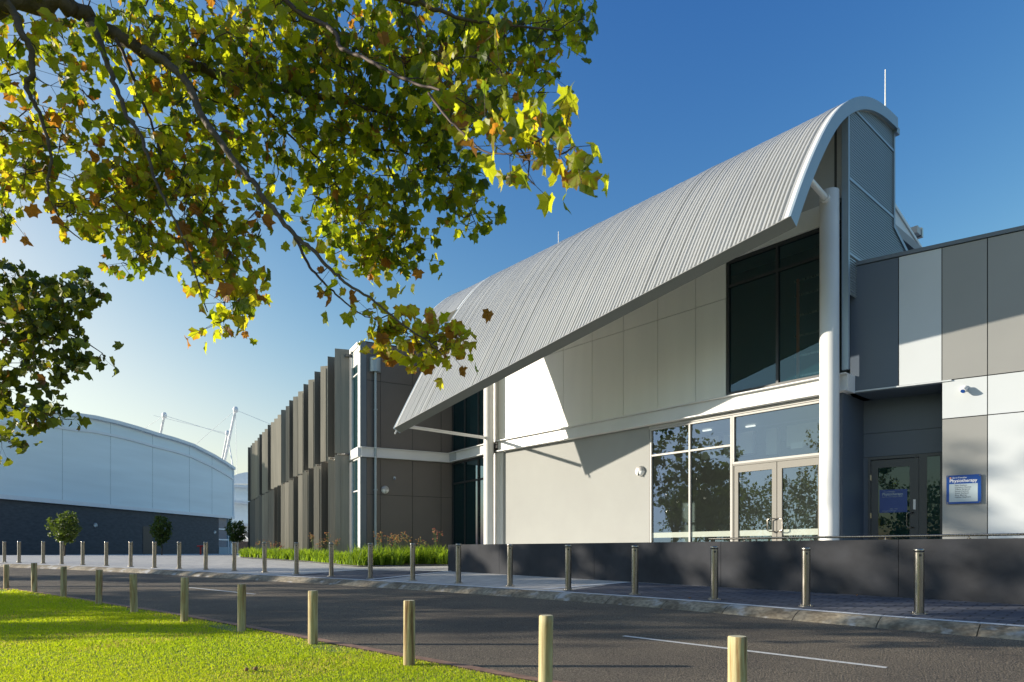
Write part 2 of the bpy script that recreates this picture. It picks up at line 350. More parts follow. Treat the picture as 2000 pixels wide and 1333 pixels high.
# road (matched by closest run of both edges)
kr = resample(KERB, 400); er = resample(EDGE, 400)
sheet('road', kr, er, M['asphalt'], -.13, 400, 16)
sheet('pavement', offs(resample(KERB, 400), .30), resample(FAR, 400), M['pavelight'], 0, 400, 60, power=2.2)
def LAWNZ(x, y): return G(x, y)-.125
lawn_back = [(-90, -60), (-60, -60), (-40, -60), (-20, -60), (0, -60), (15, -60)]
sheet('lawn', er, resample(lawn_back, 400), M['lawnsoil'], -.125, 400, 60, power=1.8)
gx = np.array([-3000, -800, -300, -150, -90, -45, 0, 45, 90, 150, 300, 800, 3000.]); gy = np.array([-2000, -500, -150, -60, -30, 0, 40, 80, 150, 300, 800, 3000.])
GV = np.array([(x, y, float(G(x, y))-.7) for y in gy for x in gx]); nx = len(gx)
go = npmesh('ground', M['earth'], GV, np.array([(j*nx+i, j*nx+i+1, (j+1)*nx+i+1, (j+1)*nx+i) for j in range(len(gy)-1) for i in range(nx-1)])); go['kind'] = 'structure'
# kerb: swept in segments with joints
kk = resample(KERB, 3000); dd = np.r_[0, np.cumsum(np.hypot(*np.diff(kk, axis=0).T))]
def along(P, D, s): return np.array([np.interp(s, D, P[:, 0]), np.interp(s, D, P[:, 1])])
prof = [(-.02, -.20), (0, -.128), (.03, -.105), (.12, -.055), (.22, -.015), (.30, .004), (.33, .004), (.33, -.2)]
mb = MB(); s0 = 60.0; rr = random.Random(3)
s_start = 30.0
ss = s_start; 
while ss < dd[-1]-30:
    ln = 1.22; segs = 3; ring = []
    for k in range(segs+1):
        c = along(kk, dd, ss+(ln-.014)*k/segs); t = along(kk, dd, ss+(ln-.014)*k/segs+.05)-c; t /= np.linalg.norm(t); nn = np.array([-t[1], t[0]])
        for o_, z_ in prof: q = c+nn*o_; ring.append((q[0], q[1], float(G(*q))+z_))
    n = len(prof)
    fs = [(k*n+i, (k+1)*n+i, (k+1)*n+i+1, k*n+i+1) for k in range(segs) for i in range(n-1)]
    mb.add(ring, fs, False); mb.add(ring[:n], [tuple(range(n))]); mb.add(ring[-n:], [tuple(range(n))[::-1]])
    ss += ln
ko = mb.build('kerb', M['kerb'], kind='structure')
mb = MB(); ss = s_start
while ss < dd[-1]-30:                                     # pale border pavers behind the kerb
    qs = []
    for s_, o_ in ((ss, .335), (ss+.292, .335), (ss+.292, .475), (ss, .475)):
        c = along(kk, dd, s_); t = along(kk, dd, s_+.05)-c; t /= np.linalg.norm(t); q = c+np.array([-t[1], t[0]])*o_; qs.append((q[0], q[1], float(G(*q))+.008))
    mb.add(qs, [(0, 1, 2, 3)]); ss += .30
mb.build('border_strip', M['paveborder'], kind='structure')
def gpoly(name, pts, m, dz, sub=10):
    """quad patch p0..p3 draped on the pavement"""
    p = np.array(pts, float); V = []
    for j in range(sub+1):
        for i in range(sub+1):
            u, v = i/sub, j/sub; q = (p[0]*(1-u)+p[1]*u)*(1-v)+(p[3]*(1-u)+p[2]*u)*v; V.append((q[0], q[1], float(G(*q))+dz))
    F = np.array([(j*(sub+1)+i, j*(sub+1)+i+1, (j+1)*(sub+1)+i+1, (j+1)*(sub+1)+i) for j in range(sub) for i in range(sub)])
    o = npmesh(name, m, np.array(V), F); o['kind'] = 'structure'; return o
def kp(x0, off=.48):
    i = int(np.argmin(abs(kk[:, 0]-x0))); t = kk[i+3]-kk[i]; t /= np.linalg.norm(t); return kk[i]+np.array([-t[1], t[0]])*off
def dark_strip(xa, xb, far_a, far_b, name):
    xs = np.linspace(xa, xb, 14); V = []; nb = 6
    for j in range(nb+1):
        for i, x in enumerate(xs):
            a = kp(x); b = np.array(far_a)*(1-i/13)+np.array(far_b)*(i/13); q = a*(1-j/nb)+b*j/nb; V.append((q[0], q[1], float(G(*q))+.004))
    F = np.array([(j*14+i, j*14+i+1, (j+1)*14+i+1, (j+1)*14+i) for j in range(nb) for i in range(13)])
    o = npmesh(name, M['pavedark'], np.array(V), F); o['kind'] = 'structure'
dark_strip(-7.2, -4.0, (-5.3, 22.9), (-1.95, 21.75), 'dark_paving')
dark_strip(.75, 13, (2.9, 16.75), (22, -1.0), 'dark_paving')
gpoly('paving_line', [(-7.35, 21.0), (-7.2, 20.85), (-5.25, 22.85), (-5.4, 23.0)], M['paveborder'], .009)
gpoly('paving_line', [(-5.4, 23.0), (-5.3, 22.8), (-2.2, 23.5), (-2.2, 23.7)], M['paveborder'], .009)
gpoly('paving_line', [(-4.0, 18.45), (-3.85, 18.3), (-1.9, 21.7), (-2.05, 21.85)], M['paveborder'], .009)
gpoly('paving_line', [(.62, 15.0), (.78, 14.85), (2.95, 16.6), (2.8, 16.75)], M['paveborder'], .009)
def stripe(p, q, wd, dz=-.13+.005):
    p = np.array(p); q = np.array(q); t = (q-p)/np.linalg.norm(q-p); nn = np.array([-t[1], t[0]])*wd/2
    return gpoly('road_line', [p-nn, q-nn, q+nn, p+nn], M['linepaint'], dz)
stripe((1.54, 9.19), (3.93, 6.98), .085); stripe((-8.7, 17.9), (-6.1, 15.8), .085); stripe((6.2, 4.5), (8.2, 2.0), .085)
ed = resample(EDGE, 1500)
A_ = offs(ed, -.0); B_ = offs(ed, .13)
sheet('lawn_edging', A_, B_, M['edging'], -.112, 700, 2)

# ------------------------------------------------------------------ lawn grass blades (stuff)
def lawn_grass():
    px = []; tot = 0
    # sample in ground area visible to the camera with density falling off
    N = 620000
    Y = 4.6*(22/4.6)**rng.random(N); X = (rng.random(N)*1.62-.80)*Y
    ey = np.interp(X, EDGE[:, 0], EDGE[:, 1]); keep = (Y < ey-.01-rng.random(N)**3*.12) & (X < 2.2)
    X, Y = X[keep], Y[keep]
    bare = np.sin(X*2.1+1.3)*np.sin(Y*1.7+.4)+.6*np.sin(X*5.3+Y*3.1); keep = ~((ey[keep]-Y < .45) & (bare+rng.normal(0, .5, len(X)) > .55)); X, Y = X[keep], Y[keep]
    n = len(X); h = .017+.014*rng.random(n)+.012*np.clip(np.sin(X*1.3+2*np.sin(Y*.9))*np.sin(Y*2.3), 0, 1); h *= np.clip(Y/9, .85, 1.9)
    wd = (.0028+.0016*rng.random(n))*np.clip(Y/6, .9, 3.2)
    a = rng.random(n)*2*PI; ln = rng.random(n)*.9; la = rng.random(n)*2*PI
    z = LAWNZ(X, Y)
    base = np.c_[X, Y, z-.004]; dx = np.c_[np.cos(a)*wd, np.sin(a)*wd, 0*a]; tip = base+np.c_[np.cos(la)*ln*h, np.sin(la)*ln*h, h]
    mid = base+np.c_[np.cos(la)*ln*h*.3, np.sin(la)*ln*h*.3, h*.6]
    V = np.stack([base-dx, base+dx, mid+dx*.7, tip, mid-dx*.7], 1).reshape(-1, 3)
    F = np.arange(n*5).reshape(n, 5)
    t = rng.random(n); pat = .5+.5*np.sin(X*.8+1.7*np.sin(Y*.6))*np.sin(Y*1.4+X*.3)
    c = np.c_[.235+.17*t+.06*pat, .34+.17*t+.03*pat, .012+.015*t]
    ey2 = np.interp(X, EDGE[:, 0], EDGE[:, 1])-Y; wear = np.sin(X*.9+.5)*np.sin(Y*1.3+2)+.5*np.sin(X*3.3-Y*2.2)
    dry = rng.random(n) < .05+.45*np.exp(-np.clip(ey2, 0, 9)/.16)+.20*(wear > .75); c[dry] = (.42, .36, .16)
    cols = np.repeat(c, 5, axis=0)
    o = npmesh('grass', M['blade'], V, F, cols); o['kind'] = 'stuff'; tag(o, 'short bright green lawn grass beside the road', 'grass')
lawn_grass()

# ------------------------------------------------------------------ bollards
def steel_bollard():
    r = thing('steel_bollard', '', 'bollard', group='stainless steel bollards along the kerb')
    b = MB(); b.lathe((0, 0, 0), [(.069, 0), (.069, .945)], 28); b.build('post', M['steel'], r)
    b = MB(); b.lathe((0, 0, 0), [(.069, .951), (.072, .953), (.072, .988), (.065, .999), (.02, 1.0), (0, 1.0)], 28); c = b.build('cap', M['steeld'], r)
    b = MB(); b.lathe((0, 0, 0), [(0, .946), (.064, .946), (.064, .952)], 20); b.build('seam', M['intdark'], c)
    b = MB(); b.lathe((0, 0, 0), [(.0, .012), (.115, .012), (.12, .008), (.12, -.03)], 24, smooth=False)
    pl = b.build('base_plate', M['steeld'], r)
    for k in range(4):
        an = PI/4+k*PI/2; b = MB(); b.lathe((.093*math.cos(an), .093*math.sin(an), .012), [(.011, 0), (.011, .022), (.006, .028), (0, .028)], 8); b.build('bolt', M['steel'], pl)
    b = MB(); b.bx(-.018, .018, -.0735, -.067, .88, .915); b.build('marker_tag', M['blackfr'], r)
    return r
SB = [(-24.1, 31.6), (-22.92, 30.95), (-21.2, 30.1), (-19.75, 29.2), (-18.25, 28.3), (-16.7, 27.4), (-15.2, 26.53), (-13.7, 25.5), (-12.35, 24.7), (-11.0, 23.9), (-9.6, 23.0), (-8.2, 22.05), (-6.8, 21.0), (-5.39, 19.85), (-4.0, 18.8), (-2.68, 17.95), (-1.36, 16.9), (-.05, 15.85), (1.24, 14.69), (2.51, 13.6), (3.8, 12.5), (4.99, 11.3), (6.24, 10.2)]
sb0 = steel_bollard()
sb_labels = ['steel bollard cut by the left edge of the photo, far down the kerb'] + \
 ['steel bollard at the far left of the row, %s' % t for t in ('second from the edge', 'left of the first round tree', 'before the first round tree')] + \
 ['steel bollard before the dark masonry wall, between round tree and wall light', 'steel bollard in front of the dark masonry wall, just right of its wall light',
  'steel bollard in front of the dark masonry wall, left of the dark door', 'steel bollard in front of the dark door of the masonry wall',
  'steel bollard just right of the second round tree', 'steel bollard just right of the small red hydrant', 'steel bollard standing in front of the third round tree',
  'steel bollard in front of the far end of the finned wing', 'steel bollard in front of the middle of the vertical fins', 'steel bollard in front of the nearest vertical fins',
  'steel bollard just right of the finned wing corner, below the downpipe', 'steel bollard in front of the orange flowers beside the dark brown wall',
  'steel bollard at the left end of the charcoal retaining wall', 'steel bollard below the left white column, before the charcoal wall',
  'steel bollard before the charcoal wall, midway along the plain beige wall', 'steel bollard before the charcoal wall, just left of the round lamp and tall window',
  'steel bollard below the left side of the glazed double doors', 'steel bollard just left of the big white column, before the charcoal wall',
  'nearest and tallest steel bollard, below the blue physiotherapy signs']
for i, (x, y) in enumerate(SB):
    z = float(G(x, y))+.004
    if i == 0: sb0.location = (x, y, z); sb0['label'] = sb_labels[0]
    else: dup(sb0, (x, y, z), sb_labels[i], rotz=math.atan2(-x, y)*.6).rotation_euler.x = random.uniform(-.008, .008)
WB = [(-14.55, 18.0, 0), (-12.3, 16.8, 0), (-10.7, 15.45, 0), (-8.75, 13.8, 0), (-7.2, 12.35, 0), (-5.4, 11.0, 0), (-4.15, 9.95, 0), (-2.63, 8.75, 0), (-1.13, 7.3, 0), (.29, 5.85, 0), (1.72, 5.08, 0)]
WTOP = [1103, 1100, 1107, 1113, 1121, 1128, 1141, 1154, 1173, 1202, 1243]
wl = ['leftmost timber bollard at the photo edge, dark with a weathered brown side', 'pale timber bollard second from the left, standing slightly taller', 'timber bollard third from the left with a dark knot band',
      'timber bollard fourth from the left at the lawn edge', 'leaning timber bollard fifth from the left with a pale top band', 'timber bollard sixth from the left with a pale ringed top',
      'timber bollard with a clean pale side, fifth from the right', 'timber bollard left of the long crack post, its base in the sunny lawn corner',
      'timber bollard with a long dark crack down its front, at the lawn tip', 'timber bollard cut by the bottom edge, with an orange brown streak', 'nearest and thickest timber bollard, bottom right, pale yellow top']
for i, (x, y, _) in enumerate(WB):
    z = float(LAWNZ(x, y)); px_ = [12, 67, 124, 193, 262, 360, 472, 611, 799, 1065, 1440][i]
    x = (px_-1000)/FPX*y; ht = (HOR-WTOP[i])/FPX*y-z
    lean = [.01, -.005, .01, .012, -.025, .01, 0, .006, .006, .012, .004][i]
    r = thing('timber_bollard', wl[i], 'bollard', (x, y, z), 'timber bollards along the lawn edge')
    rad = .062
    if i == 10: rad = .070
    rr = random.Random(i); n = 20; b = MB(); rings = []
    zz = [-.1, 0, ht*.25, ht*.5, ht*.75, ht*.90, ht-.006, ht]
    ph = rr.random()*6
    for j, q in enumerate(zz):
        for k in range(n):
            an = 2*PI*k/n; rd = rad*(1+.03*math.sin(2*an+ph)+.02*math.sin(3*an+q*4+ph))*(1 if j < len(zz)-1 else .9)
            if i in (8, 5, 2) and k in (14, 15): rd *= .9     # drying crack
            rings.append((x+rd*math.cos(an)+lean*q, y+rd*math.sin(an), z+q))
    b.add(rings, [(j*n+k, j*n+(k+1) % n, (j+1)*n+(k+1) % n, (j+1)*n+k) for j in range(len(zz)-1) for k in range(n)], True)
    b.build('post', M['tim'], r)
    b = MB(); b.add(rings[-n:], [tuple(range(n))]); b.build('cut_top', M['timtop'] if 'timtop' in M else M['tim'], r)

# ------------------------------------------------------------------ retaining wall and handrail
rl = 22.0
r = thing('retaining_wall', 'long charcoal rendered retaining wall behind the steel bollards', 'wall', RW.P(0, 0, -.7))
def sl_wall(a0, a1, b0, b1, z1):
    p = [RW.P(a, b, float(G(*RW.P(a, b, 0)[:2]))-.3) for a, b in ((a0, b0), (a1, b0), (a1, b1), (a0, b1))]
    q = [V3(c[0], c[1], z1) for c in p]; b = MB(); b.box8(p+q); return b
b = sl_wall(0, 2.4, -.2, 0, .23)
for k in range(6):
    c = sl_wall(2.408+k*3.6, 2.4+(k+1)*3.6, -.2, 0, .23); b.add(c.v, c.f)
b.build('wall_face', M['retain'], r)
r = thing('handrail', 'slim steel handrail on brackets along the charcoal wall top', 'handrail', RW.P(9.2, 0, .23))
b = MB(); b.tube([RW.P(9.25, -.13, .297), RW.P(rl, -.13, .297)], .022, 12); b.build('rail', M['steel'], r)
for a in (10.1, 11.55, 12.95, 14.3, 15.6, 17.0, 18.4):
    b = MB(); b.tube([RW.P(a, -.13, .228), RW.P(a, -.13, .28)], .008, 8); b.tube([RW.P(a-.03, -.13, .24), RW.P(a+.03, -.13, .24)], .007, 8); b.tube([RW.P(a, -.06, .23), RW.P(a, -.06, .262), RW.P(a, -.13, .275)], .006, 6); b.build('bracket', M['steel'], r)
# landing behind it
b = MB(); p0 = RW.P(.0, -.2, 0); 
pts = [RW.P(0, -.2, 0), RW.P(rl, -.2, 0), R.P(14, -1.5, 0), R.P(0, -1.5, 0), H.P(HL+.3, -.2, 0), H.P(-.5, -.2, 0)]
b.prism([(p[0], p[1], -.085) for p in pts][::-1], [(p[0], p[1], -1.3) for p in pts][::-1]); b.build('landing', M['landing'], kind='structure')

# ------------------------------------------------------------------ curved-roof hall
hall = thing('curved_roof_hall', 'white hall with a sweeping corrugated curved roof and glazed double doors', 'building', H.P(7, -2, -.1))
PROF = [(4.95, 4.33), (4.36, 5.45), (3.38, 7.24), (2.80, 8.24), (2.38, 8.87), (2.02, 9.37), (1.5, 10.05), (1.1, 10.47), (.7, 10.81), (.1, 11.21), (-.34, 11.44), (-.98, 11.69), (-1.9, 11.87), (-2.75, 11.90)]
pp = np.array(PROF); pd = np.r_[0, np.cumsum(np.hypot(*np.diff(pp, axis=0).T))]
# smooth the profile
tt = np.linspace(0, pd[-1], 60); sp = np.c_[np.interp(tt, pd, pp[:, 0]), np.interp(tt, pd, pp[:, 1])]
for _ in range(14): sp[1:-1] = .5*sp[1:-1]+.25*(sp[:-2]+sp[2:])
sd = np.r_[0, np.cumsum(np.hypot(*np.diff(sp, axis=0).T))]; UT = sd[-1]
def prof_at(u, h=0):
    n_ = np.interp(u, sd, sp[:, 0]); z_ = np.interp(u, sd, sp[:, 1])
    e = .08; dn = np.interp(u+e, sd, sp[:, 0])-np.interp(u-e, sd, sp[:, 0]); dz = np.interp(u+e, sd, sp[:, 1])-np.interp(u-e, sd, sp[:, 1])
    l = np.hypot(dn, dz)+1e-9; return n_+dz/l*h, z_-dn/l*h           # outward normal
def u_of_n(nq): return float(np.interp(-nq, -sp[:, 0], sd))
SL, SR = .45, 14.09
def ue(s): return u_of_n(4.95+(3.42-4.95)*(s-SL)/(SR-SL))
def roof_sheet(s_arr, h_arr, uefn, nv=110, hb=0.):
    V = []; U = len(s_arr)
    for s_, h_ in zip(s_arr, h_arr):
        u0 = uefn(s_); u = u0+(UT-u0)*np.linspace(0, 1, nv); nn, zz = prof_at(u, h_+hb)
        q = H.o[None]+H.d[None]*s_+H.n[None]*nn[:, None]; V.append(np.c_[q, zz])
    V = np.vstack(V); F = np.array([(i*nv+j, (i+1)*nv+j, (i+1)*nv+j+1, i*nv+j+1) for i in range(U-1) for j in range(nv-1)])
    return V, F
def ribbed(s0, s1, pitch=.108, amp=.024):
    n = int((s1-s0)/pitch); S = []; Hh = []; rr = random.Random(11)
    for k in range(n):
        if k % 7 == 0: tilt = rr.uniform(-.010, .010); base = rr.uniform(-.004, .004)
        ka = rr.uniform(.65, 1.25)
        for f, h in ((0, -1), (.28, -1), (.40, .9), (.52, 1), (.74, 1), (.86, .9)):
            hh = h*amp*ka+base+tilt*((k % 7)/7-.5)
            if k % 7 == 0 and f in (0, .28): hh -= .035
            S.append(s0+(k+f)*(s1-s0)/n); Hh.append(hh)
    S.append(s1); Hh.append(-amp); return S, Hh
S, Hh = ribbed(SL+.12, SR-.16)
V, F = roof_sheet(S, Hh, ue); ro = npmesh('roof_sheeting', M['roof'], V, F[:, ::-1], parent=hall, smooth=False)
# smooth flashing strips at both ends
for a0, a1, fn in ((SL, SL+.12, ue), (SR-.16, SR, ue)):
    b = MB(); V, F = roof_sheet([a0, a1], [.022, .022], fn); b.add(V, F[:, ::-1], True); b.build('edge_flashing', M['trim'], hall)
TH = .27
def shell_closures(s0, s1, fn, mfas, name_end):
    nv = 40
    # soffit
    V, F = roof_sheet(list(np.linspace(s0+.01, s1-.01, 12)), [-TH+.01]*12, fn, nv); npmesh('soffit', M['soffit'], V, F, parent=hall, smooth=True)
    for s_, sg in ((s0, -1), (s1, 1)):
        u0 = fn(s_); u = u0+(UT-u0)*np.linspace(0, 1, nv); n1, z1 = prof_at(u, .03); n2, z2 = prof_at(u, -TH)
        b = MB(); vs = []
        for off in (0, -.06*sg):
            q = H.o[None]+H.d[None]*(s_+off); 
            vs += [V3(*(q[0]+H.n*a), c) for a, c in zip(n1, z1)]+[V3(*(q[0]+H.n*a), c) for a, c in zip(n2, z2)]
        fs = [(j, j+1, nv+j+1, nv+j) for j in range(nv-1)]+[(2*nv+j, 3*nv+j, 3*nv+j+1, 2*nv+j+1) for j in range(nv-1)]
        fs += [(nv+j, nv+j+1, 3*nv+j+1, 3*nv+j) for j in range(nv-1)]+[(j, 2*nv+j, 2*nv+j+1, j+1) for j in range(nv-1)]+[(nv-1, 3*nv-1, 4*nv-1, 2*nv-1), (0, nv, 3*nv, 2*nv)]
        b.add(vs, fs); b.build(name_end, mfas, hall)
    b = MB(); vs = []
    for s_ in np.linspace(s0, s1, 14):
        u0 = np.array([fn(s_)]); 
        for h_ in (.028, -TH): a, c = prof_at(u0, h_); vs.append(H.P(s_, a[0], c[0]))
        for h_ in (.028, -TH): a, c = prof_at(u0+.03, h_); vs.append(H.P(s_, a[0], c[0]))
    fs = []
    for i in range(13):
        o_ = i*4; fs += [(o_, o_+4, o_+5, o_+1), (o_, o_+2, o_+6, o_+4), (o_+1, o_+5, o_+7, o_+3)]
    b.add(vs, fs); b.build('eave_fascia', M['fasciadark'] if 'fasciadark' in M else M['fascia'], hall)
M['fasciadark'] = mat('eave_return', (.24, .24, .225), .5, var=.03)
shell_closures(SL, SR, ue, M['fascia'], 'verge_fascia')
# lower-left continuation of the vault over the left wing
SE = -2.3; ROD = 4.0
fe = lambda s_: u_of_n(2.12)
S, Hh = ribbed(SE+.05, SL-.02, .108, .008); V, F = roof_sheet(S, Hh, fe, 50); npmesh('roof_sheeting', M['roof'], V, F[:, ::-1], parent=hall)
shell_closures(SE, SL-.02, fe, M['trim'], 'verge_fascia')

def zin(nq):   # underside height of the vault at offset n
    u = u_of_n(nq); a, c = prof_at(np.array([u]), -TH); return float(c[0])
# main wall (upper panels over a dark backing; openings left clear)
ZT = zin(0)-.02; ST_ = 13.94
b = MB()
b.fb(H, -.12, 10.5, -.25, -.02, 4.2, ZT); b.fb(H, 10.5, 13.6, -.25, -.02, 8.4, ZT); b.build('wall_core', M['darkback'], hall)
edges = [.30, 1.21, 2.59, 3.97, 5.35, 6.73, 8.11, 9.49, 10.50]
b = MB()
for a0, a1 in zip(edges[:-1], edges[1:]):
    for z0, z1 in ((4.45, 7.30), (7.30, ZT)):
        b.fb(H, a0+.008, a1-.008, -.019, .012, z0+.008, z1-.008)
b.build('wall_panels', M['panel'], hall)
b = MB(); b.fb(H, .62, 7.78, -.25, .0, -.3, 3.99); b.build('rendered_wall', M['render'], hall)
b = MB(); b.fb(H, 13.30, 13.75, -.25, 0.0, -.3, 3.99); b.build('rendered_wall', M['render'], hall)
b = MB(); b.fb(H, -.12, .29, -.22, .05, 4.452, ZT); b.fb(H, -.12, .612, -.22, .05, -.3, 3.99); b.build('white_pier', M['white'], hall)
b = MB(); b.fb(H, 10.56, 12.6, -.018, .02, 8.9, ZT); b.fb(H, 12.61, 13.55, -.018, .02, 8.9, ZT); b.fb(H, 13.62, ST_-.1, -.2, .03, 8.9, ZT); b.build('gable_panel', M['gable'], hall)
b = MB(); b.fb(H, 13.55, 13.62, -.1, .015, 8.9, ZT); b.build('gable_post', M['greyfr'], hall)
# beams
def cbeam(F_, a0, a1, z0, z1, name, parent, dep=.26, m=None):
    b = MB(); b.fb(F_, a0, a1, .022, dep*.5, z0+.028, z1-.028); b.fb(F_, a0, a1, .022, dep, z1-.027, z1); b.fb(F_, a0, a1, .022, dep, z0, z0+.027); return b.build(name, m or M['white'], parent)
cbeam(H, .42, 13.92, 4.0, 4.44, 'floor_beam', hall)
b = MB(); b.fb(H, 13.72, 13.93, -.3, .02, 4.0, 4.44); b.build('floor_beam_end', M['white'], hall)
b = MB(); b.fb(H, 9.6, 13.7, .022, .10, 8.36, 8.88); b.build('head_beam', M['panel'], hall)
# columns
def column(s_, n_, r_, ztop, zb=-.3):
    b = MB(); p = H.P(s_, n_, 0); b.lathe((p[0], p[1], 0), [(r_, zb), (r_, ztop), (r_*.97, ztop+.012), (0, ztop+.014)], 40); return b.build('column', M['white'], hall)
cl = column(.12, .36, .205, 8.3); cr_ = column(13.60, .42, .225, 8.95)
b = MB(); b.fb(H, .33, .44, .03, .10, -.3, 3.99); b.build('column_bracket', M['white'], cl)
# struts from the columns to the eave
b = MB(); p = H.P(.12, .5, 4.56); q = H.P(.40, 4.55, 4.50)
b.tube([p, q], .062, 4, smooth=False); b.build('strut', M['white'], hall)
b = MB(); b.tube([H.P(.47, 4.75, 4.45), H.P(.47, 4.92, 4.16)], .03, 8); b.build('eave_spigot', M['white'], hall)
b = MB(); p = H.P(13.60, .55, 8.72); q = H.P(13.92, 2.45, 8.52); b.tube([p, q], .07, 14)
b.build('strut', M['white'], hall)
b = MB(); b.tube([H.P(13.60, .62, 8.71), H.P(13.63, .78, 8.70)], .11, 14); b.tube([H.P(13.90, 2.3, 8.53), H.P(13.93, 2.5, 8.51)], .11, 14); b.build('strut_collar', M['white'], hall)
# windows
def window(F_, a0, a1, z0, z1, mull, trans, fm, gm, parent, name='window', dep=(-.10, .02), fw=.055, gb=None):
    """frame with mullions (positions), transoms per bay, and a pane"""
    b = MB(); b.fb(F_, a0, a0+fw, *dep, z0, z1); b.fb(F_, a1-fw, a1, *dep, z0, z1); b.fb(F_, a0+fw, a1-fw, *dep, z1-fw, z1); b.fb(F_, a0+fw, a1-fw, *dep, z0, z0+fw)
    for m_ in mull: b.fb(F_, m_-fw/2, m_+fw/2, dep[0]+.003, dep[1]-.003, z0+fw, z1-fw)
    for (x0, x1, z_) in trans: b.fb(F_, x0+fw*.5, x1-fw*.5, dep[0]+.006, dep[1]-.006, z_-fw/2, z_+fw/2)
    w_ = b.build(name, fm, parent)
    g0 = (dep[0]+dep[1])/2 if gb is None else gb
    bays = [a0]+list(mull)+[a1]
    for x0, x1 in zip(bays[:-1], bays[1:]):
        b = MB(); b.add([F_.P(x0+.02, g0, z0+.03), F_.P(x1-.02, g0, z0+.03), F_.P(x1-.02, g0, z1-.03), F_.P(x0+.02, g0, z1-.03)], [(0, 1, 2, 3)]); b.build('pane', gm, w_)
    return w_
window(H, 10.52, 13.42, 4.50, 8.34, [12.03], [(10.52, 12.03, 7.62), (12.03, 13.42, 7.62)], M['blackfr'], M['glassdark'], hall, fw=.07)
window(H, 7.81, 10.69, -.06, 3.90, [9.27], [(7.81, 9.27, 3.05), (9.27, 10.69, 3.05)], M['alu'], M['glass'], hall)
window(H, 10.70, 13.29, 2.50, 3.90, [], [], M['alu'], M['glass'], hall)
b = MB(); b.fb(H, 7.80, 13.30, -.1, .05, 3.905, 3.985); b.build('window_head', M['alu'], hall)
for a0, a1 in ((7.87, 9.24), (9.30, 10.62)):
    b = MB(); b.add([H.P(a0, -.036, .44), H.P(a1, -.036, .44), H.P(a1, -.036, .60), H.P(a0, -.036, .60)], [(0, 1, 2, 3)]); b.build('frosted_band', M['glassfilm'], hall)
# double door
for a0, a1, hs in ((10.74, 12.01, 1), (12.03, 13.26, -1)):
    fw = .13; b = MB(); dp = (-.08, .0); b.fb(H, a0, a0+fw, *dp, -.06, 2.44); b.fb(H, a1-fw, a1, *dp, -.06, 2.44); b.fb(H, a0+fw, a1-fw, *dp, 2.25, 2.44); b.fb(H, a0+fw, a1-fw, *dp, -.06, .17)
    d_ = b.build('door', M['aludoor'], hall)
    b = MB(); b.add([H.P(a0+.1, -.04, .12), H.P(a1-.1, -.04, .12), H.P(a1-.1, -.04, 2.3), H.P(a0+.1, -.04, 2.3)], [(0, 1, 2, 3)]); b.build('pane', M['glassdoor'], d_)
    b = MB(); b.add([H.P(a0+.13, -.036, .44), H.P(a1-.13, -.036, .44), H.P(a1-.13, -.036, .60), H.P(a0+.13, -.036, .60)], [(0, 1, 2, 3)]); b.build('frosted_band', M['glassfilm'], d_)
    hx = a1-.20 if hs == 1 else a0+.20; hx2 = a1-.06 if hs == 1 else a0+.06
    b = MB(); pts = []
    for (aa, nn_, z_) in ((hx2, 0, .90), (hx2, .09, .90), ((hx+hx2)/2, .11, .90), (hx, .11, .87), (hx, .11, .72), (hx, .11, .58), ((hx+hx2)/2, .11, .55), (hx2, .09, .55), (hx2, 0, .55)): pts.append(H.P(aa, nn_, z_))
    b.tube(pts, .016, 10); b.build('handle', M['steel'], d_)
b = MB(); b.fb(H, 10.70, 13.30, -.10, .02, 2.445, 2.50); b.fb(H, 10.70, 10.735, -.1, .02, -.06, 2.445); b.fb(H, 13.265, 13.30, -.1, .02, -.06, 2.445); b.build('door_frame', M['aludoor'], hall)
# glazed link between hall and left wing
c0 = H.P(-.12, 0, 0)[:2]; c1 = D.P(4.18, 0, 0)[:2]; dv = (c0-c1)/np.linalg.norm(c0-c1); LG = Frame(c1, dv, (dv[1], -dv[0])); lg = float(np.linalg.norm(c0-c1))
window(LG, 0.03, lg, 4.45, 8.7, [1.15, 2.3], [(.03, 1.15, 7.3), (1.15, 2.3, 7.3)], M['blackfr'], M['glassdark'], hall, fw=.07)
window(LG, 0.03, lg, -.2, 3.98, [1.15, 2.3], [(.03, 1.15, 3.05), (1.15, 2.3, 3.05), (2.3, lg, 3.05)], M['blackfr'], M['glassdark'], hall, fw=.07)
cbeam(LG, .0, lg+.1, 4.0, 4.43, 'floor_beam', hall, .22)
# interior shell
b = MB()
b.fb(H, -3.4, 13.7, -6.2, -6.0, -.1, 9); b.build('interior_wall', M['interior'], hall)
for a0, a1, n0, n1, z0, z1 in ((12.5, 12.95, -1.9, -1.7, -.1, 2.3), (8.25, 8.9, -2.4, -2.2, 3.1, 3.8), (9.1, 10.1, -2.4, -2.2, 3.1, 3.8), (10.55, 10.9, -2.4, -2.2, 3.0, 3.8), (11.2, 13.5, -2.4, -2.2, 3.15, 3.8)):
    b = MB(); b.fb(H, a0, a1, n0, n1, z0, z1); b.build('lit_wall_patch', M['intwhite'], hall)  # white boxes added to imitate lit wall and reflections behind the glass
for k in range(3):
    b = MB(); b.fb(H, 8.5+k*.8, 8.9+k*.8, -1.9, -1.5, -.08, .75+.1*k); b.build('interior_cabinet', M['intdark'], hall)
b = MB(); b.fb(H, -3.4, 13.9, -6.0, -.26, 4.0, 4.42); b.fb(H, -3.4, 13.9, -6.0, -.26, 8.95, 9.2); b.build('interior_slab', M['interior'], hall)
b = MB(); b.fb(H, -3.4, 13.9, -6.0, -.26, -.3, -.08); b.build('interior_floor', M['intfloor'], hall)
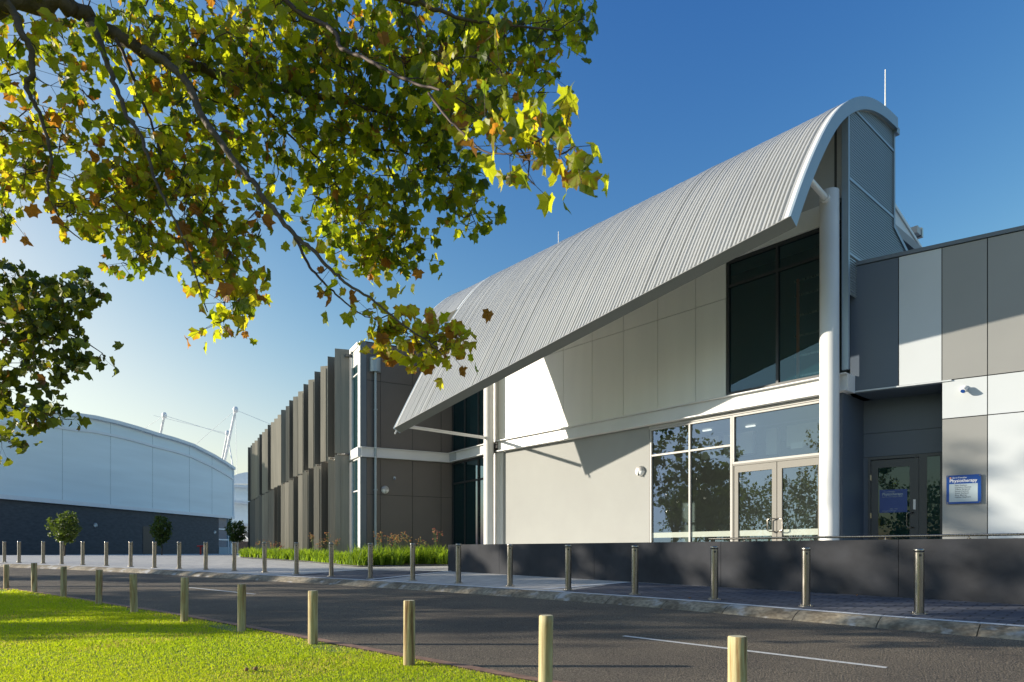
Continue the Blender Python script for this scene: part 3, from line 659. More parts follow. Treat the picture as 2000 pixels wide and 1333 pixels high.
b = MB(); b.fb(H, 8.0, 13.4, -6.0, -2.3, 4.42, 8.95); b.fb(H, -3.4, 7.9, -1.6, -1.4, 4.42, 8.9); b.build('interior_blackout', M['intdark'], hall)
for (a, n_) in ((8.6, -1.8), (9.9, -2.2)):
    b = MB(); b.fb(H, a, a+.3, n_, n_+.08, 3.93, 3.97); b.build('ceiling_light', emitmat('ceiling_lamp', (1, .95, .85), .9), hall)
b = MB(); b.fb(H, 12.28, 12.62, -.3, -.26, 2.78, 2.94); b.build('exit_light', M['paper'], hall)
# tower end wall: horizontally ribbed cladding
ST = 13.94
b = MB()
def tower_right(z): return -2.74 if z > 9.08 else -2.74-(9.08-z)*2.4
zz = []; z_ = 6.4
while z_ < 12: zz += [(z_, 0), (z_+.022, 0), (z_+.030, .028), (z_+.052, .028), (z_+.060, 0)]; z_ += .065
zz = [q for q in zz if q[0] < 11.87]
vs = []
for z_, o_ in zz:
    nmax = .2
    a_ = np.interp(z_, [8.9, 9.37, 10.05, 10.47, 10.81, 11.21, 11.44, 11.69, 11.87], [3, 2.02, 1.5, 1.1, .7, .1, -.34, -.98, -1.9])-.10
    nl_ = min(.2, a_); nr_ = max(tower_right(z_), -4.6); vs += [H.P(ST+o_, nl_, z_), H.P(ST+o_, nr_, z_)]
b.add(vs, [(2*i, 2*i+1, 2*i+3, 2*i+2) for i in range(len(zz)-1)]); b.build('ribbed_cladding', M['louvre'], hall)
b = MB()
for z0 in (11.04, 9.20, 7.35): b.fb(H, ST+.02, ST+.05, .2 if z0 < 11 else -.0, tower_right(z0), z0, z0+.07)
b.fb(H, ST-.1, ST+.06, .2, .28, 4.5, 10.9); b.fb(H, ST-.1, ST+.06, -2.82, -2.74, 9.05, 11.86)
b.prism([H.P(ST+.06, -2.74, 9.08), H.P(ST+.06, -4.9, 8.18), H.P(ST+.06, -4.9, 8.05), H.P(ST+.06, -2.74, 8.95)], [H.P(ST, -2.74, 9.08), H.P(ST, -4.9, 8.18), H.P(ST, -4.9, 8.05), H.P(ST, -2.74, 8.95)])
b.build('cladding_trim', M['fascia'], hall)
b = MB(); b.fb(H, .5, ST-.02, -2.72, -2.6, 4, 11.5); b.build('rear_wall', M['louvre'], hall)
RB = [(-2.7, 10.9), (-4.43, 10.35), (-7.4, 9.6), (-7.4, 8.9), (-4.31, 9.65), (-2.7, 10.1)]
b = MB(); b.prism([H.P(ST-.5, a, c) for a, c in RB], [H.P(ST-.7, a, c) for a, c in RB]); b.build('raking_beam', M['white'], hall)
b = MB(); b.prism([H.P(ST-.46, a, c+(.0 if k < 3 else .62)) for k, (a, c) in enumerate(RB)], [H.P(ST-.74, a, c+(.0 if k < 3 else .62)) for k, (a, c) in enumerate(RB)]); b.build('beam_flange', M['trim'], hall)
b = MB(); b.fb(H, SR-.5, SR-.02, -2.95, -2.75, 11.55, 11.72); b.build('gutter_end', M['fascia'], hall)

# rack seen inside the upper window
r = thing('access_ladder', 'orange sided ladder rack standing inside the upper right window', 'ladder', H.P(12.9, -.8, 4.45))
for a in (12.35, 13.1):
    b = MB(); b.fb(H, a, a+.06, -.50, -.44, 4.5, 7.4); b.build('side_rail', M['rackor'], r)
for z_ in (4.75, 5.3, 5.85, 6.4, 6.95, 7.35):
    b = MB(); b.fb(H, 12.25, 13.25, -.54, -.505, z_, z_+.05); b.build('rung', M['steel'], r)

# ------------------------------------------------------------------ right wing
rw = thing('panel_clad_wing', 'right wing clad in grey and pale square panels with recessed entry', 'building', R.P(5, -2, -.1))
b = MB(); b.fb(R, .0, 14, -1.0, -.03, 4.06, 7.22); b.fb(R, 1.97, 14, -1.0, -.03, -.3, 4.055); b.build('wall_core', M['darkback'], rw)
ue_ = [0, 1.07, 1.96, 2.84, 3.73, 4.62, 5.5, 6.4, 7.3, 9]; um = ['pdark', 'pwhite', 'pgrey', 'pgrey', 'pdark', 'pwhite', 'pgrey', 'pwhite', 'pgrey']
lo = ['pgrey', 'pwhite', 'pgrey', 'pwhite', 'pgrey', 'pwhite', 'pgrey']
def rp(a0, a1, z0, z1, m):
    b = MB(); b.fb(R, a0+.009, a1-.009, -.028, 0, z0+.009, z1-.009); b.build('cladding_panel', M[m], rw)
for k in range(9): rp(ue_[k], ue_[k+1], 4.055, 7.21, um[k])
for k in range(2, 9):
    rp(ue_[k], ue_[k+1], 3.145, 4.05, 'pwhite' if k < 5 else 'pgrey'); rp(ue_[k], ue_[k+1], -.3, 3.14, lo[k-2])
b = MB(); b.fb(R, -.06, 14, -1.05, .03, 7.22, 7.31); b.build('parapet_cap', M['corner'], rw)
b = MB(); b.fb(R, 0, 14, -8, -1.05, 6.6, 6.8); b.build('roof', M['corner'], rw)
b = MB(); b.fb(R, .0, 1.965, -1.1, -.002, 4.0, 4.05); b.build('soffit', M['pdark'], rw)
b = MB(); b.fb(R, .02, 1.96, -.04, .035, 4.02, 4.052); b.fb(R, 1.955, 2.15, 0, .035, 4.02, 4.052); b.build('soffit_trim', M['pwhite'], rw)
# recess: side wall, back wall with joints, door
c0 = H.P(13.76, -.02, 0)[:2]; c1 = R.P(.19, -1.1, 0)[:2]; dv = (c1-c0)/np.linalg.norm(c1-c0); SW = Frame(c0, dv, (dv[1], -dv[0])); sw = float(np.linalg.norm(c1-c0))
b = MB(); b.fb(SW, -.05, sw, -.1, 0, -.3, 4.0); b.build('side_wall', M['pdark'], rw)
BK = Frame(R.P(0, -1.1, 0)[:2], R.d, R.n)
b = MB(); b.fb(BK, .1, 2.0, -.1, 0, 3.125, 4.0); b.fb(BK, .1, 2.0, -.1, 0, 2.50, 3.115); b.fb(BK, .1, .30, -.1, 0, -.3, 2.49); b.build('entry_wall', M['pdark'], rw)
b = MB(); dp = (-.06, .03); b.fb(BK, .30, .36, *dp, -.1, 2.49); b.fb(BK, 1.45, 1.62, *dp, -.1, 2.49); b.fb(BK, 1.90, 1.99, *dp, -.1, 2.49); b.fb(BK, .36, 1.45, *dp, 2.42, 2.49); b.fb(BK, 1.62, 1.90, *dp, 2.42, 2.49); b.build('door_frame', M['greyfr'], rw)
b = MB(); b.fb(BK, .37, .53, -.04, .0, -.05, 2.40); b.fb(BK, 1.24, 1.44, -.04, .0, -.05, 2.40); b.fb(BK, .53, 1.24, -.04, .0, 2.20, 2.40); b.fb(BK, .53, 1.24, -.04, 0, -.05, .2); ed_ = b.build('door', M['greyfr'], rw)
b = MB(); b.add([BK.P(.52, -.02, .18), BK.P(1.25, -.02, .18), BK.P(1.25, -.02, 2.22), BK.P(.52, -.02, 2.22)], [(0, 1, 2, 3)]); b.build('pane', M['glassdark'], ed_)
b = MB(); b.add([BK.P(1.61, -.02, -.1), BK.P(1.91, -.02, -.1), BK.P(1.91, -.02, 2.45), BK.P(1.61, -.02, 2.45)], [(0, 1, 2, 3)]); b.build('side_pane', M['glassdark'], rw)
b = MB(); b.tube([BK.P(1.33, 0, 1.0), BK.P(1.33, .07, 1.0), BK.P(1.22, .09, 1.0), BK.P(1.18, .09, .96), BK.P(1.18, .09, .66), BK.P(1.22, .09, .62), BK.P(1.33, .07, .62), BK.P(1.33, 0, .62)], .014, 10); b.build('handle', M['steel'], ed_)
b = MB(); b.fb(BK, 1.32, 1.375, 0, .006, 1.08, 1.34); b.build('door_notice', M['paper'], ed_)
for z_ in (.95, 1.95): 
    b = MB(); b.fb(BK, .345, .38, .03, .045, z_-.07, z_+.07); b.build('hinge', M['steel'], ed_)
b = MB(); b.fb(BK, -.3, 4.5, -4.2, -4.0, -.1, 4); b.fb(BK, 1.15, 1.25, -3.9, -1.8, -.1, 4); b.build('interior_wall', M['interior'], rw)
b = MB(); b.fb(BK, -.3, 4.5, -4.2, -.1, -.3, -.1); b.fb(BK, -.3, 4.5, -4.2, -.1, 3.9, 4.1); b.fb(BK, -.5, -.3, -4.2, -.1, -.1, 4); b.build('interior_floor', M['intdark'], rw)

# ------------------------------------------------------------------ text helper
def text_mesh(txt, size, F_, a, off, z, mat_, name, parent, bold=0, align='LEFT', shear=0, width=None):
    cu = bpy.data.curves.new('t', 'FONT'); cu.body = txt; cu.size = size; cu.offset = bold; cu.align_x = align; cu.shear = shear
    o = bpy.data.objects.new('t', cu); C.objects.link(o); bpy.context.view_layer.update()
    me = bpy.data.meshes.new_from_object(o.evaluated_get(bpy.context.evaluated_depsgraph_get())); bpy.data.objects.remove(o)
    b = MB(); xs = [v.co.x for v in me.vertices]; k = 1
    if width: k = width/(max(xs)-min(xs))
    b.add([F_.P(a+v.co.x*k, off, z+v.co.y) for v in me.vertices], [tuple(p.vertices) for p in me.polygons]); return b.build(name, mat_, parent)
# blue wall sign
r = thing('wall_sign', 'blue physiotherapy name board with pale list panel on the grey cladding', 'sign', R.P(2.38, .02, 1.45))
b = MB(); b.fb(R, 2.05, 2.72, .035, .055, 1.12, 1.79); b.build('board', M['signblue'], r)
b = MB(); b.fb(R, 2.105, 2.655, .055, .0575, 1.165, 1.585); b.build('list_panel', M['signpale'], r)
text_mesh('Physiotherapy', .105, R, 2.11, .0578, 1.625, M['paper'], 'heading', r, bold=.001, width=.53)
text_mesh('Aaron Friendship', .05, R, 2.165, .0578, 1.715, M['paper'], 'small_heading', r, shear=.2, width=.28)
b = MB(); b.tube([R.P(2.13, .0555, 1.728), R.P(2.13, .058, 1.728)], .018, 12); b.build('emblem', M['orange'], r)
for k, t in enumerate(('Peta Graham', 'Cameron Daniels', 'Tiffany Stirgwolt', 'Simon Cantoni', 'Gavin Karlsson', 'Rhys Murray', 'Nathan Stephens')):
    text_mesh(t, .045, R, 2.215, .0580, 1.535-k*.046, M['ink'], 'name_line', r, bold=.0006)
for a, z_ in ((2.075, 1.145), (2.695, 1.145), (2.075, 1.765), (2.695, 1.765)):
    b = MB(); b.tube([R.P(a, .0, z_), R.P(a, .068, z_)], .014, 10); b.build('standoff', M['steel'], r)
# door sign
r = thing('door_sign', 'translucent blue physiotherapy poster stuck inside the glass entry door', 'sign', BK.P(.9, 0, 1.3))
b = MB(); b.add([BK.P(.56, -.016, 1.02), BK.P(1.19, -.016, 1.02), BK.P(1.19, -.016, 1.62), BK.P(.56, -.016, 1.62)], [(0, 1, 2, 3)]); b.build('film', M['signblue'], r)
text_mesh('Physiotherapy', .1, BK, .62, -.014, 1.47, M['signpale'], 'heading', r, bold=.002, width=.47)
text_mesh('Aaron Friendship', .045, BK, .66, -.014, 1.55, M['signpale'], 'small_heading', r, shear=.2, width=.25)
text_mesh('Sports and Spinal Clinic', .04, BK, .62, -.014, 1.42, M['signpale'], 'tag_line', r, width=.46)
for k in range(2): text_mesh(('9381 7400', 'www.physiotherapy')[k], .04, BK, .80 if k == 0 else .62, -.014, 1.10-k*.045, M['signpale'], 'contact_line', r)
# camera on right wing
def seccam(F_, a, z_, label, ctr=.055, s_=1.):
    r = thing('security_camera', label, 'camera', F_.P(a, 0, z_))
    b = MB(); b.tube([F_.P(a, 0, z_+.06*s_), F_.P(a, .03*s_, z_+.06*s_)], .07*s_, 16); b.tube([F_.P(a, .02, z_+.06*s_), F_.P(a, .08*s_, z_+.02*s_)], .03*s_, 10); b.build('mount', M['white'], r)
    b = MB(); b.tube([F_.P(a+.02*s_, .06*s_, z_+.06*s_), F_.P(a-.03*s_, .17*s_, z_-.03*s_)], .062*s_, 18); h_ = b.build('housing', M['white'], r)
    b = MB(); b.tube([F_.P(a-.031*s_, .17*s_, z_-.031*s_), F_.P(a-.034*s_, .177*s_, z_-.037*s_)], .045*s_, 16); b.build('lens', M['signblue'], h_)
seccam(R, 2.40, 3.75, 'white bullet security camera on the pale panel of the right wing')

# round bulkhead lamps
def bulkhead(F_, a, z_, rad, label):
    r = thing('bulkhead_lamp', label, 'wall lamp', F_.P(a, 0, z_), 'round wall lamps with half covers')
    o_ = F_.P(a, 0, z_); nv_ = Vector((*F_.n, 0)); up = Vector((0, 0, 1)); x_ = up.cross(nv_); Mx = Matrix((x_, up, nv_)).transposed()
    b = MB(); b.lathe(o_, [(rad, 0), (rad, .05), (rad*.93, .085), (rad*.75, .115), (rad*.45, .135), (0, .142)], 28, M=Mx); b.build('diffuser', M['lampglass'], r)
    b = MB(); vs = []; n = 24; pr = [(rad*1.03, 0), (rad*1.03, .055), (rad*.96, .092), (rad*.77, .124), (rad*.46, .145), (0, .152)]
    for q, z2 in pr:
        for k in range(n+1):
            an = PI*k/n; p = Mx @ Vector((q*math.cos(an), q*math.sin(an), z2)); vs.append((p[0]+o_[0], p[1]+o_[1], p[2]+o_[2]))
    b.add(vs, [(i*(n+1)+k, i*(n+1)+k+1, (i+1)*(n+1)+k+1, (i+1)*(n+1)+k) for i in range(len(pr)-1) for k in range(n)], True); b.build('half_cover', M['lampgrey'], r)
    b = MB(); b.fb(F_, a-.006, a+.006, .1, .158, z_-rad*.95, z_); b.build('cover_bar', M['blackfr'], r)
bulkhead(H, 7.43, 2.60, .165, 'round grey and white wall lamp on the sunlit beige wall beside the window')

# ------------------------------------------------------------------ left wing
lw = thing('finned_wing', 'left wing of dark brown panels with tall bronze metal fins down its side', 'building', (-8, 34, -.4))
ZL = 8.83
b = MB(); b.fb(D, .02, 4.3, -.3, -.02, -.6, 8.9); b.build('end_wall_core', M['darkback'], lw)
b = MB(); xs = [.26, .86, 2.30, 3.65, 4.20]; zs = [-.6, 2.43, 4.0, 4.42, 7.26, 8.86]
for a0, a1 in zip(xs[:-1], xs[1:]):
    for z0, z1 in zip(zs[:-1], zs[1:]): b.fb(D, a0+.009, a1-.009, -.019, .0, z0+.009, z1-.009)
b.build('end_wall_panels', M['dark'], lw)
b = MB(); b.fb(D, 0, .255, -.25, .01, -.6, 8.86); b.build('corner_post', M['corner'], lw)
cbeam(D, .0, 4.25, 3.99, 4.41, 'floor_beam', lw, .16)
b = MB(); b.fb(D, 3.2, 5.2, -3, .03, 8.9, 9.1); b.prism([D.P(2.6, .02, 8.86), D.P(4.4, .02, 8.86), D.P(4.4, .02, 10.2), D.P(3.6, .02, 9.8)], [D.P(2.6, -.3, 8.86), D.P(4.4, -.3, 8.86), D.P(4.4, -.3, 10.2), D.P(3.6, -.3, 9.8)]); b.build('upper_infill', M['dark'], lw)
b = MB(); b.fb(D, .56, .62, -.02, .02, 8.42, 8.52); b.build('vent', M['blackfr'], lw)
# downpipe with half-round head
o_ = D.P(.62, .02, 0)
b = MB(); vs = []; n = 20
for z_ in (7.62, 8.22):
    for k in range(n+1):
        an = PI*k/n; vs.append(D.P(.62+.235*math.cos(an), .02+.235*math.sin(an), z_))
b.add(vs, [(k, k+1, n+2+k, n+1+k) for k in range(n)]+[tuple(range(n+1))[::-1], tuple(range(n+1, 2*n+2))]); rh = b.build('rainwater_head', M['pipe'], lw)
b = MB(); b.tube([D.P(.62, .10, 7.62), D.P(.62, .10, -.5)], .055, 14); b.build('downpipe', M['pipe'], rh)
for z_ in (6.0, 2.6): 
    b = MB(); b.fb(D, .55, .69, .02, .165, z_, z_+.05); b.build('pipe_clip', M['pipe'], rh)
bulkhead(D, 1.06, 2.65, .165, 'round wall lamp on the shaded dark brown end wall')
seccam(D, 1.48, 3.15, 'small white dome camera on the shaded dark brown wall', s_=.75)
# finned long side
b = MB(); b.fb(L, 1.4, 33.2, -6, -.02, -.6, 8.7); b.build('side_wall', M['greyfr'], lw)
b = MB(); b.fb(L, .0, .28, -.25, .02, -.6, 8.86); b.fb(L, .28, 33.2, -.25, .06, 8.70, 8.90); b.fb(L, .28, 1.4, -.2, -.0, 8.05, 8.69); b.build('white_edge', M['panel'], lw)
b = MB(); b.fb(L, .0, 33.2, .022, .12, 4.0, 4.4); b.build('floor_beam', M['white'], lw)
window(L, .30, 1.38, 4.42, 8.04, [], [(.30, 1.38, 7.6)], M['white'], M['glassdark'], lw, dep=(-.08, .02), fw=.05)
window(L, .30, 1.38, -.5, 3.98, [], [(.30, 1.38, 2.6)], M['white'], M['glassdark'], lw, dep=(-.08, .02), fw=.05)
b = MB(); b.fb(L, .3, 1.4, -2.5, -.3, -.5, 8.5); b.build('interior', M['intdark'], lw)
up = 'sdldldlldmsllldlldmllmdd'; dn = 'gmdldlldlllddmmllsmmssdd'
AN = {'l': -42, 'm': -33, 'd': -2, 's': -14, 'g': -8}
for tier, (z0, z1), st in (('u', (4.30, 8.86), up), ('l', (-.45, 4.22), dn)):
    for i in range(23):
        t0 = 1.42+1.418*i; k = st[i % len(st)]; a = math.radians(AN[k]+random.uniform(-4, 4)); W_ = .62
        e = L.n*math.cos(a)-L.d*math.sin(a)        # outward direction of the blade
        tn = np.array([-e[1], e[0]])*.018
        c = L.P(t0, .10 if k != 'l' else .2, 0)[:2]; b = MB()
        p = [c-tn, c+tn, c+e*W_+tn, c+e*W_-tn]
        b.box8([V3(q[0], q[1], z0) for q in p]+[V3(q[0], q[1], z1) for q in p])
        cm = c+e*W_*.55; nf = np.array([-e[1], e[0]]); p = [cm-e*.03-nf*.045, cm+e*.03-nf*.045, cm+e*.03+nf*.045, cm-e*.03+nf*.045]
        b.box8([V3(q[0], q[1], z0+.01) for q in p]+[V3(q[0], q[1], z1-.12) for q in p])
        # folded lip
        q0 = c+e*W_; f_ = L.d*.06; p = [q0-tn, q0+tn, q0+tn-f_, q0-tn-f_]
        fin = b.build('fin', M['finshade'] if k == 'd' else M['fin'], lw)
b = MB()
for i in range(23):
    t0 = 1.42+1.418*i; b.fb(L, t0-.02, t0+.05, .12, .62, 4.22, 4.27)
b.fb(L, 1.4, 33, .10, .125, 4.205, 4.285)
b.build('fin_bracket_rail', M['steel'], lw)
b = MB(); b.fb(L, 1.30, 1.42, .0, .3, 8.52, 8.62); b.fb(L, 1.3, 1.42, .0, .3, 4.24, 4.3); b.build('fin_arm', M['greyfr'], lw)

# ------------------------------------------------------------------ rooftop things
r = thing('antenna', 'thin white whip antenna rising at the top of the curved roof', 'antenna', H.P(ST, -2.6, 11.9))
pa = at(1739, 235, 16.7); b = MB(); q = H.P(ST-.1, -2.55, 11.9)
tp = V3(q[0], q[1], 13.3); b.tube([q, tp], [.022, .014], 8); b.build('whip', M['white'], r)
b = MB(); b.lathe(q, [(.05, -.1), (.05, .08), (.02, .1)], 12); b.build('base', M['fascia'], r)
r = thing('lightning_rod', 'tiny white rod on the curved roof ridge near its middle', 'rod', H.P(ROD, .3, 11.0)); b = MB(); b.tube([H.P(ROD, .3, 11.0), H.P(ROD, .3, 11.48)], .014, 6); b.build('rod', M['white'], r)
fl = thing('floodlight', 'small grey floodlight mounted on the white raking beam behind the right wing', 'floodlight', H.P(ST-.5, -6.4, 9.9))
c = H.P(ST-.6, -6.4, 10.15); b = MB(); b.fb(Frame(c[:2], H.d, H.n), -.12, .12, -.22, .12, c[2]-.02, c[2]+.2); b.build('housing', M['lampgrey'], fl)
b = MB(); b.fb(Frame(c[:2], H.d, H.n), -.14, .14, -.36, -.225, c[2]-.05, c[2]+.24); b.build('visor', M['steeld'], fl)
b = MB(); b.tube([H.P(ST-.6, -6.4, 9.8), H.P(ST-.6, -6.4, 10.16)], .03, 8); b.build('stem', M['steeld'], fl)

# ------------------------------------------------------------------ planting bed
def bed():
    F0 = [(-16.5, 40.5), (-14.23, 34.84), (-9.0, 29.25), (-7.59, 27.41), (-5.78, 24.9), (-2.3, 25.28)]
    n = 20000; pts = []
    P_ = np.array(F0)
    back = np.array([(-13, 43), (-11.5, 36.2), (-8.6, 30.6), (-7.1, 28.0), (-6.3, 27.7), (-3.3, 29.3)])
    V = []; 
    a = resample(P_, 40); b_ = resample(back, 40)
    for j in range(5):
        t = j/4; p = a*(1-t)+b_*t; V.append(np.c_[p, G(p[:, 0], p[:, 1])+.03+.05*math.sin(PI*t)])
    V = np.vstack(V); o = npmesh('planting_bed', M['soil'], V, np.array([(j*40+i, j*40+i+1, (j+1)*40+i+1, (j+1)*40+i) for j in range(4) for i in range(39)])); o['kind'] = 'structure'
    ea = offs(a, -.12); sheet('bed_edging', a, ea, M['paveborder'], .035, 60, 2)
    # strappy clumps
    NC = 620; BV = []; BF = []; BC = []; q = 0
    for c in range(NC):
        u = rng.random()**.8; v = rng.random()**1.3*.85+.03; i = u*39; i0 = int(i); i1 = min(39, i0+1); f = i-i0
        p = (a[i0]*(1-f)+a[i1]*f)*(1-v)+(b_[i0]*(1-f)+b_[i1]*f)*v; z = float(G(*p))+.05
        h0 = (.32+.26*rng.random())*(1.5 if p[0] > -6.2 else .95); tone = rng.random()
        for k in range(26):
            an = rng.random()*2*PI; h = h0*(.6+.5*rng.random()); out = h*(.25+.6*rng.random()); wd = .011+.008*rng.random(); px_, py_ = p+rng.normal(0, .06, 2)
            dx, dy = math.cos(an), math.sin(an); sx, sy = -dy*wd, dx*wd
            ring = []
            for t, lw_ in ((0, 1), (.4, 1), (.75, .75), (1, .15)):
                r_ = out*t*t; zz_ = z+h*(t-.28*t*t*t*(1 if out > h*.5 else .3))
                ring += [(px_+dx*r_-sx*lw_, py_+dy*r_-sy*lw_, zz_), (px_+dx*r_+sx*lw_, py_+dy*r_+sy*lw_, zz_)]
            BV += ring; BF += [(q, q+1, q+3, q+2), (q+2, q+3, q+5, q+4), (q+4, q+5, q+7, q+6)]
            g = tone*.6+.4*rng.random(); col = (.12+.15*g, .21+.17*g, .018+.02*g); BC += [col]*8; q += 8
    o = npmesh('bed_foliage', M['blade'], np.array(BV), np.array(BF), np.array(BC)); o['kind'] = 'stuff'; tag(o, 'bright green strappy foliage massed in the planting bed', 'ground cover')
bed()
def paw(x, y, h, label, tone, n=5):
    z = float(G(x, y))+.05; r = thing('kangaroo_paw', label, 'plant', (x, y, z), 'flowering plants in the bed')
    st = MB(); fl = MB(); lf = MB(); rr = random.Random(int(x*100+y*10))
    for k in range(n):
        an = rr.random()*2*PI; top = np.array([x+.16*math.cos(an)*rr.random()*1.6, y+.16*math.sin(an), z+h*(.75+.3*rr.random())])
        mid = np.array([x+(top[0]-x)*.3, y+(top[1]-y)*.3, z+h*.5]); st.tube([(x, y, z), mid, top], [.008, .006, .004], 5)
        for j in range(7):
            a2 = rr.random()*2*PI; t = top+np.array([math.cos(a2)*.09, math.sin(a2)*.09, rr.uniform(-.16, .06)]); st.tube([top-np.array([0, 0, .1]), t], .003, 4, caps=False)
            for q in range(3):
                a3 = rr.random()*2*PI; e = t+np.array([math.cos(a3)*.035, math.sin(a3)*.035, rr.uniform(.0, .05)])
                cc = [(.60, .30, .10), (.62, .42, .14), (.45, .12, .08)][min(2, int(rr.random()*3))] if tone == 0 else [(.55, .14, .10), (.6, .3, .18)][int(rr.random()*2)]
                b0 = len(fl.v); m_ = (t+e)/2; s_ = .017
                fl.add([t, m_+np.array([s_, 0, 0]), m_+np.array([0, s_, 0]), m_-np.array([s_, 0, 0]), m_-np.array([0, s_, 0]), e], [(0, 1, 2), (0, 2, 3), (0, 3, 4), (0, 4, 1), (5, 2, 1), (5, 3, 2), (5, 4, 3), (5, 1, 4)], False, cc)
    for k in range(22):
        an = rr.random()*2*PI; hh = h*(.35+.25*rr.random()); wd = .013; dx, dy = math.cos(an), math.sin(an); ring = []
        for t, w_ in ((0, 1), (.5, .9), (1, .1)):
            rr_ = hh*.5*t*t; ring += [(x+dx*rr_+dy*wd*w_, y+dy*rr_-dx*wd*w_, z+hh*t*(1-.15*t)), (x+dx*rr_-dy*wd*w_, y+dy*rr_+dx*wd*w_, z+hh*t*(1-.15*t))]
        lf.add(ring, [(0, 1, 3, 2), (2, 3, 5, 4)], False, (.13, .25, .03))
    st.build('stems', M['stem'], r); fl.build('flowers', M['flower'], r, colors=True); lf.build('leaves', M['blade'], r, colors=True)
M['stem'] = mat('green_stem', (.16, .22, .06), .6)
for px_, Y_, top, tn, lb, n in ((741, 26.3, 1048, 0, 'yellow orange flowering clump just right of the downpipe foot', 5), (757, 26.6, 1049, 0, 'low orange flower spike below the dark wall lamp', 3), (771, 26.8, 1048, 0, 'bushy yellow orange flower clump, second group from the downpipe', 5),
        (780, 26.0, 1040, 0, 'tallest orange flower spike in front of the dark brown wall', 4), (799, 26.4, 1050, 0, 'red orange flowers showing behind a steel bollard top', 4), (823, 26.8, 1054, 0, 'short sparse orange flowers midway along the right bed', 3), (853, 26.4, 1038, 1, 'tall reddish pink flower spike beside the charcoal wall end', 4),
        (505, 36.5, 1058, 0, 'small flowering clump at the far end of the bed by the fins', 4), (519, 35.5, 1060, 0, 'orange flowers just behind the bollard at the far fins', 4), (535, 34, 1060, 0, 'orange clump before the middle fins, left one', 5), (553, 33, 1066, 1, 'reddish low flowers before the middle fins', 3),
        (612, 30.2, 1046, 0, 'tall orange spike before the near fins, left one', 4), (626, 29.6, 1062, 0, 'low yellow flowers before the near fins', 3), (640, 29.0, 1044, 0, 'tall orange flower spike behind the bollard at the near fins', 4), (652, 28.6, 1056, 0, 'orange flowers at the corner of the finned wing', 4)):
    p = at(px_, 1078, Y_); zt = (HOR-top)/FPX*Y_; paw(p[0], p[1], max(.5, zt-float(G(p[0], p[1]))), lb, tn, n)

# ------------------------------------------------------------------ stadium hall far left, trees, masts
F1 = np.array([.1485, 1.0]); F1 /= np.linalg.norm(F1)
SB_ = Frame((-38.5, 50), F1, (F1[1], -F1[0]))        # outward normal faces right-front
def stz(px_, y_):
    rx = (px_-1000)/FPX; # intersect with facade line
    A = np.array([[F1[0], -rx], [F1[1], -1]]); t = np.linalg.solve(A, np.array([38.5, -50.])); Y = t[1]; return t[0], (HOR-y_)/FPX*Y
sh = thing('arched_sports_hall', 'large pale blue clad hall with arched roof and dark masonry base', 'building', (-38.5, 60, -.3))
tops = [stz(*p) for p in ((-75, 800), (0, 797), (70, 800), (135, 812), (180, 818), (225, 828), (262, 838), (300, 850), (337, 860), (373, 872), (415, 893), (440, 908), (455, 918))]
ta = np.array(tops); zb = 4.1; e_ = ta[-1, 0]
b = MB(); fr_ = [SB_.P(a, 0, z) for a, z in ta]+[SB_.P(e_, 0, zb+.1), SB_.P(ta[0, 0], 0, zb+.1)]; bk = [SB_.P(a, -30, z) for a, z in ta]+[SB_.P(e_, -30, zb+.1), SB_.P(ta[0, 0], -30, zb+.1)]
b.prism(fr_, bk); b.build('upper_cladding', M['stadium'], sh)
b = MB()
for i in range(len(ta)-1):
    for dz0, dz1, pr in ((-.02, .28, .35), (-1.25, -1.02, .12)):
        (a0, z0), (a1, z1) = ta[i], ta[i+1]; k0 = 1.1 if dz0 < -1 else 1
        b.box8([SB_.P(a0, .0, z0+dz0), SB_.P(a1, .0, z1+dz0), SB_.P(a1, pr, z1+dz0), SB_.P(a0, pr, z0+dz0), SB_.P(a0, .0, z0+dz1), SB_.P(a1, 0, z1+dz1), SB_.P(a1, pr, z1+dz1), SB_.P(a0, pr, z0+dz1)])
b.fb(SB_, ta[0, 0], e_+.1, 0, .18, zb-.12, zb+.22); b.fb(SB_, e_-.05, e_+.12, -.2, .1, zb+.2, ta[-1, 1]); b.build('roof_trim', M['stwhite'], sh)
b = MB()
for px_ in (-60, 122, 216, 298, 370, 414):
    a, _ = stz(px_, 900); b.fb(SB_, a-.015, a+.015, .002, .012, zb+.22, float(np.interp(a, ta[:, 0], ta[:, 1])))
b.build('cladding_joints', M['pipe'], sh)
ae, _ = stz(429, 1000)
b = MB(); b.fb(SB_, ta[0, 0], ae, -30, -.12, -.6, zb-.1); b.build('masonry_base', M['brickdark'], sh)
a0, _ = stz(430, 1000); a1, _ = stz(453, 1000)
b = MB(); b.fb(SB_, a0, a1, -1, -.25, -.6, zb-.1); b.build('glazing', M['blueglass'], sh)
b = MB(); b.fb(SB_, a0, a1, -.24, -.16, 1.35, 1.5); b.fb(SB_, a0, a1, -.24, -.16, 2.6, 2.75); b.fb(SB_, a0+(a1-a0)*.8, a0+(a1-a0)*.84, -.24, -.14, -.3, 3.9); b.fb(SB_, e_-.2, e_, -30, -.1, -.4, zb); b.build('glazing_frame', M['stwhite'], sh)
b = MB(); b.fb(SB_, a0, a1, -.24, -.14, -.4, .55); b.build('blue_panel', M['bluepanel'], sh)
d0, dz_ = stz(281, 1033); d1, _ = stz(300, 1033)
b = MB(); b.fb(SB_, d0, d1, -.11, -.09, -.4, 2.5); b.build('door', M['blackfr'], sh)
for px_, y_, lb in ((188, 1026, 'round lamp on the dark masonry wall between the first two round trees'), (421, 1040, 'round lamp near the right end of the dark masonry wall')):
    a, z_ = stz(px_, y_); bulkhead(Frame(SB_.P(0, -.11, 0)[:2], SB_.d, SB_.n), a, z_, .19, lb)
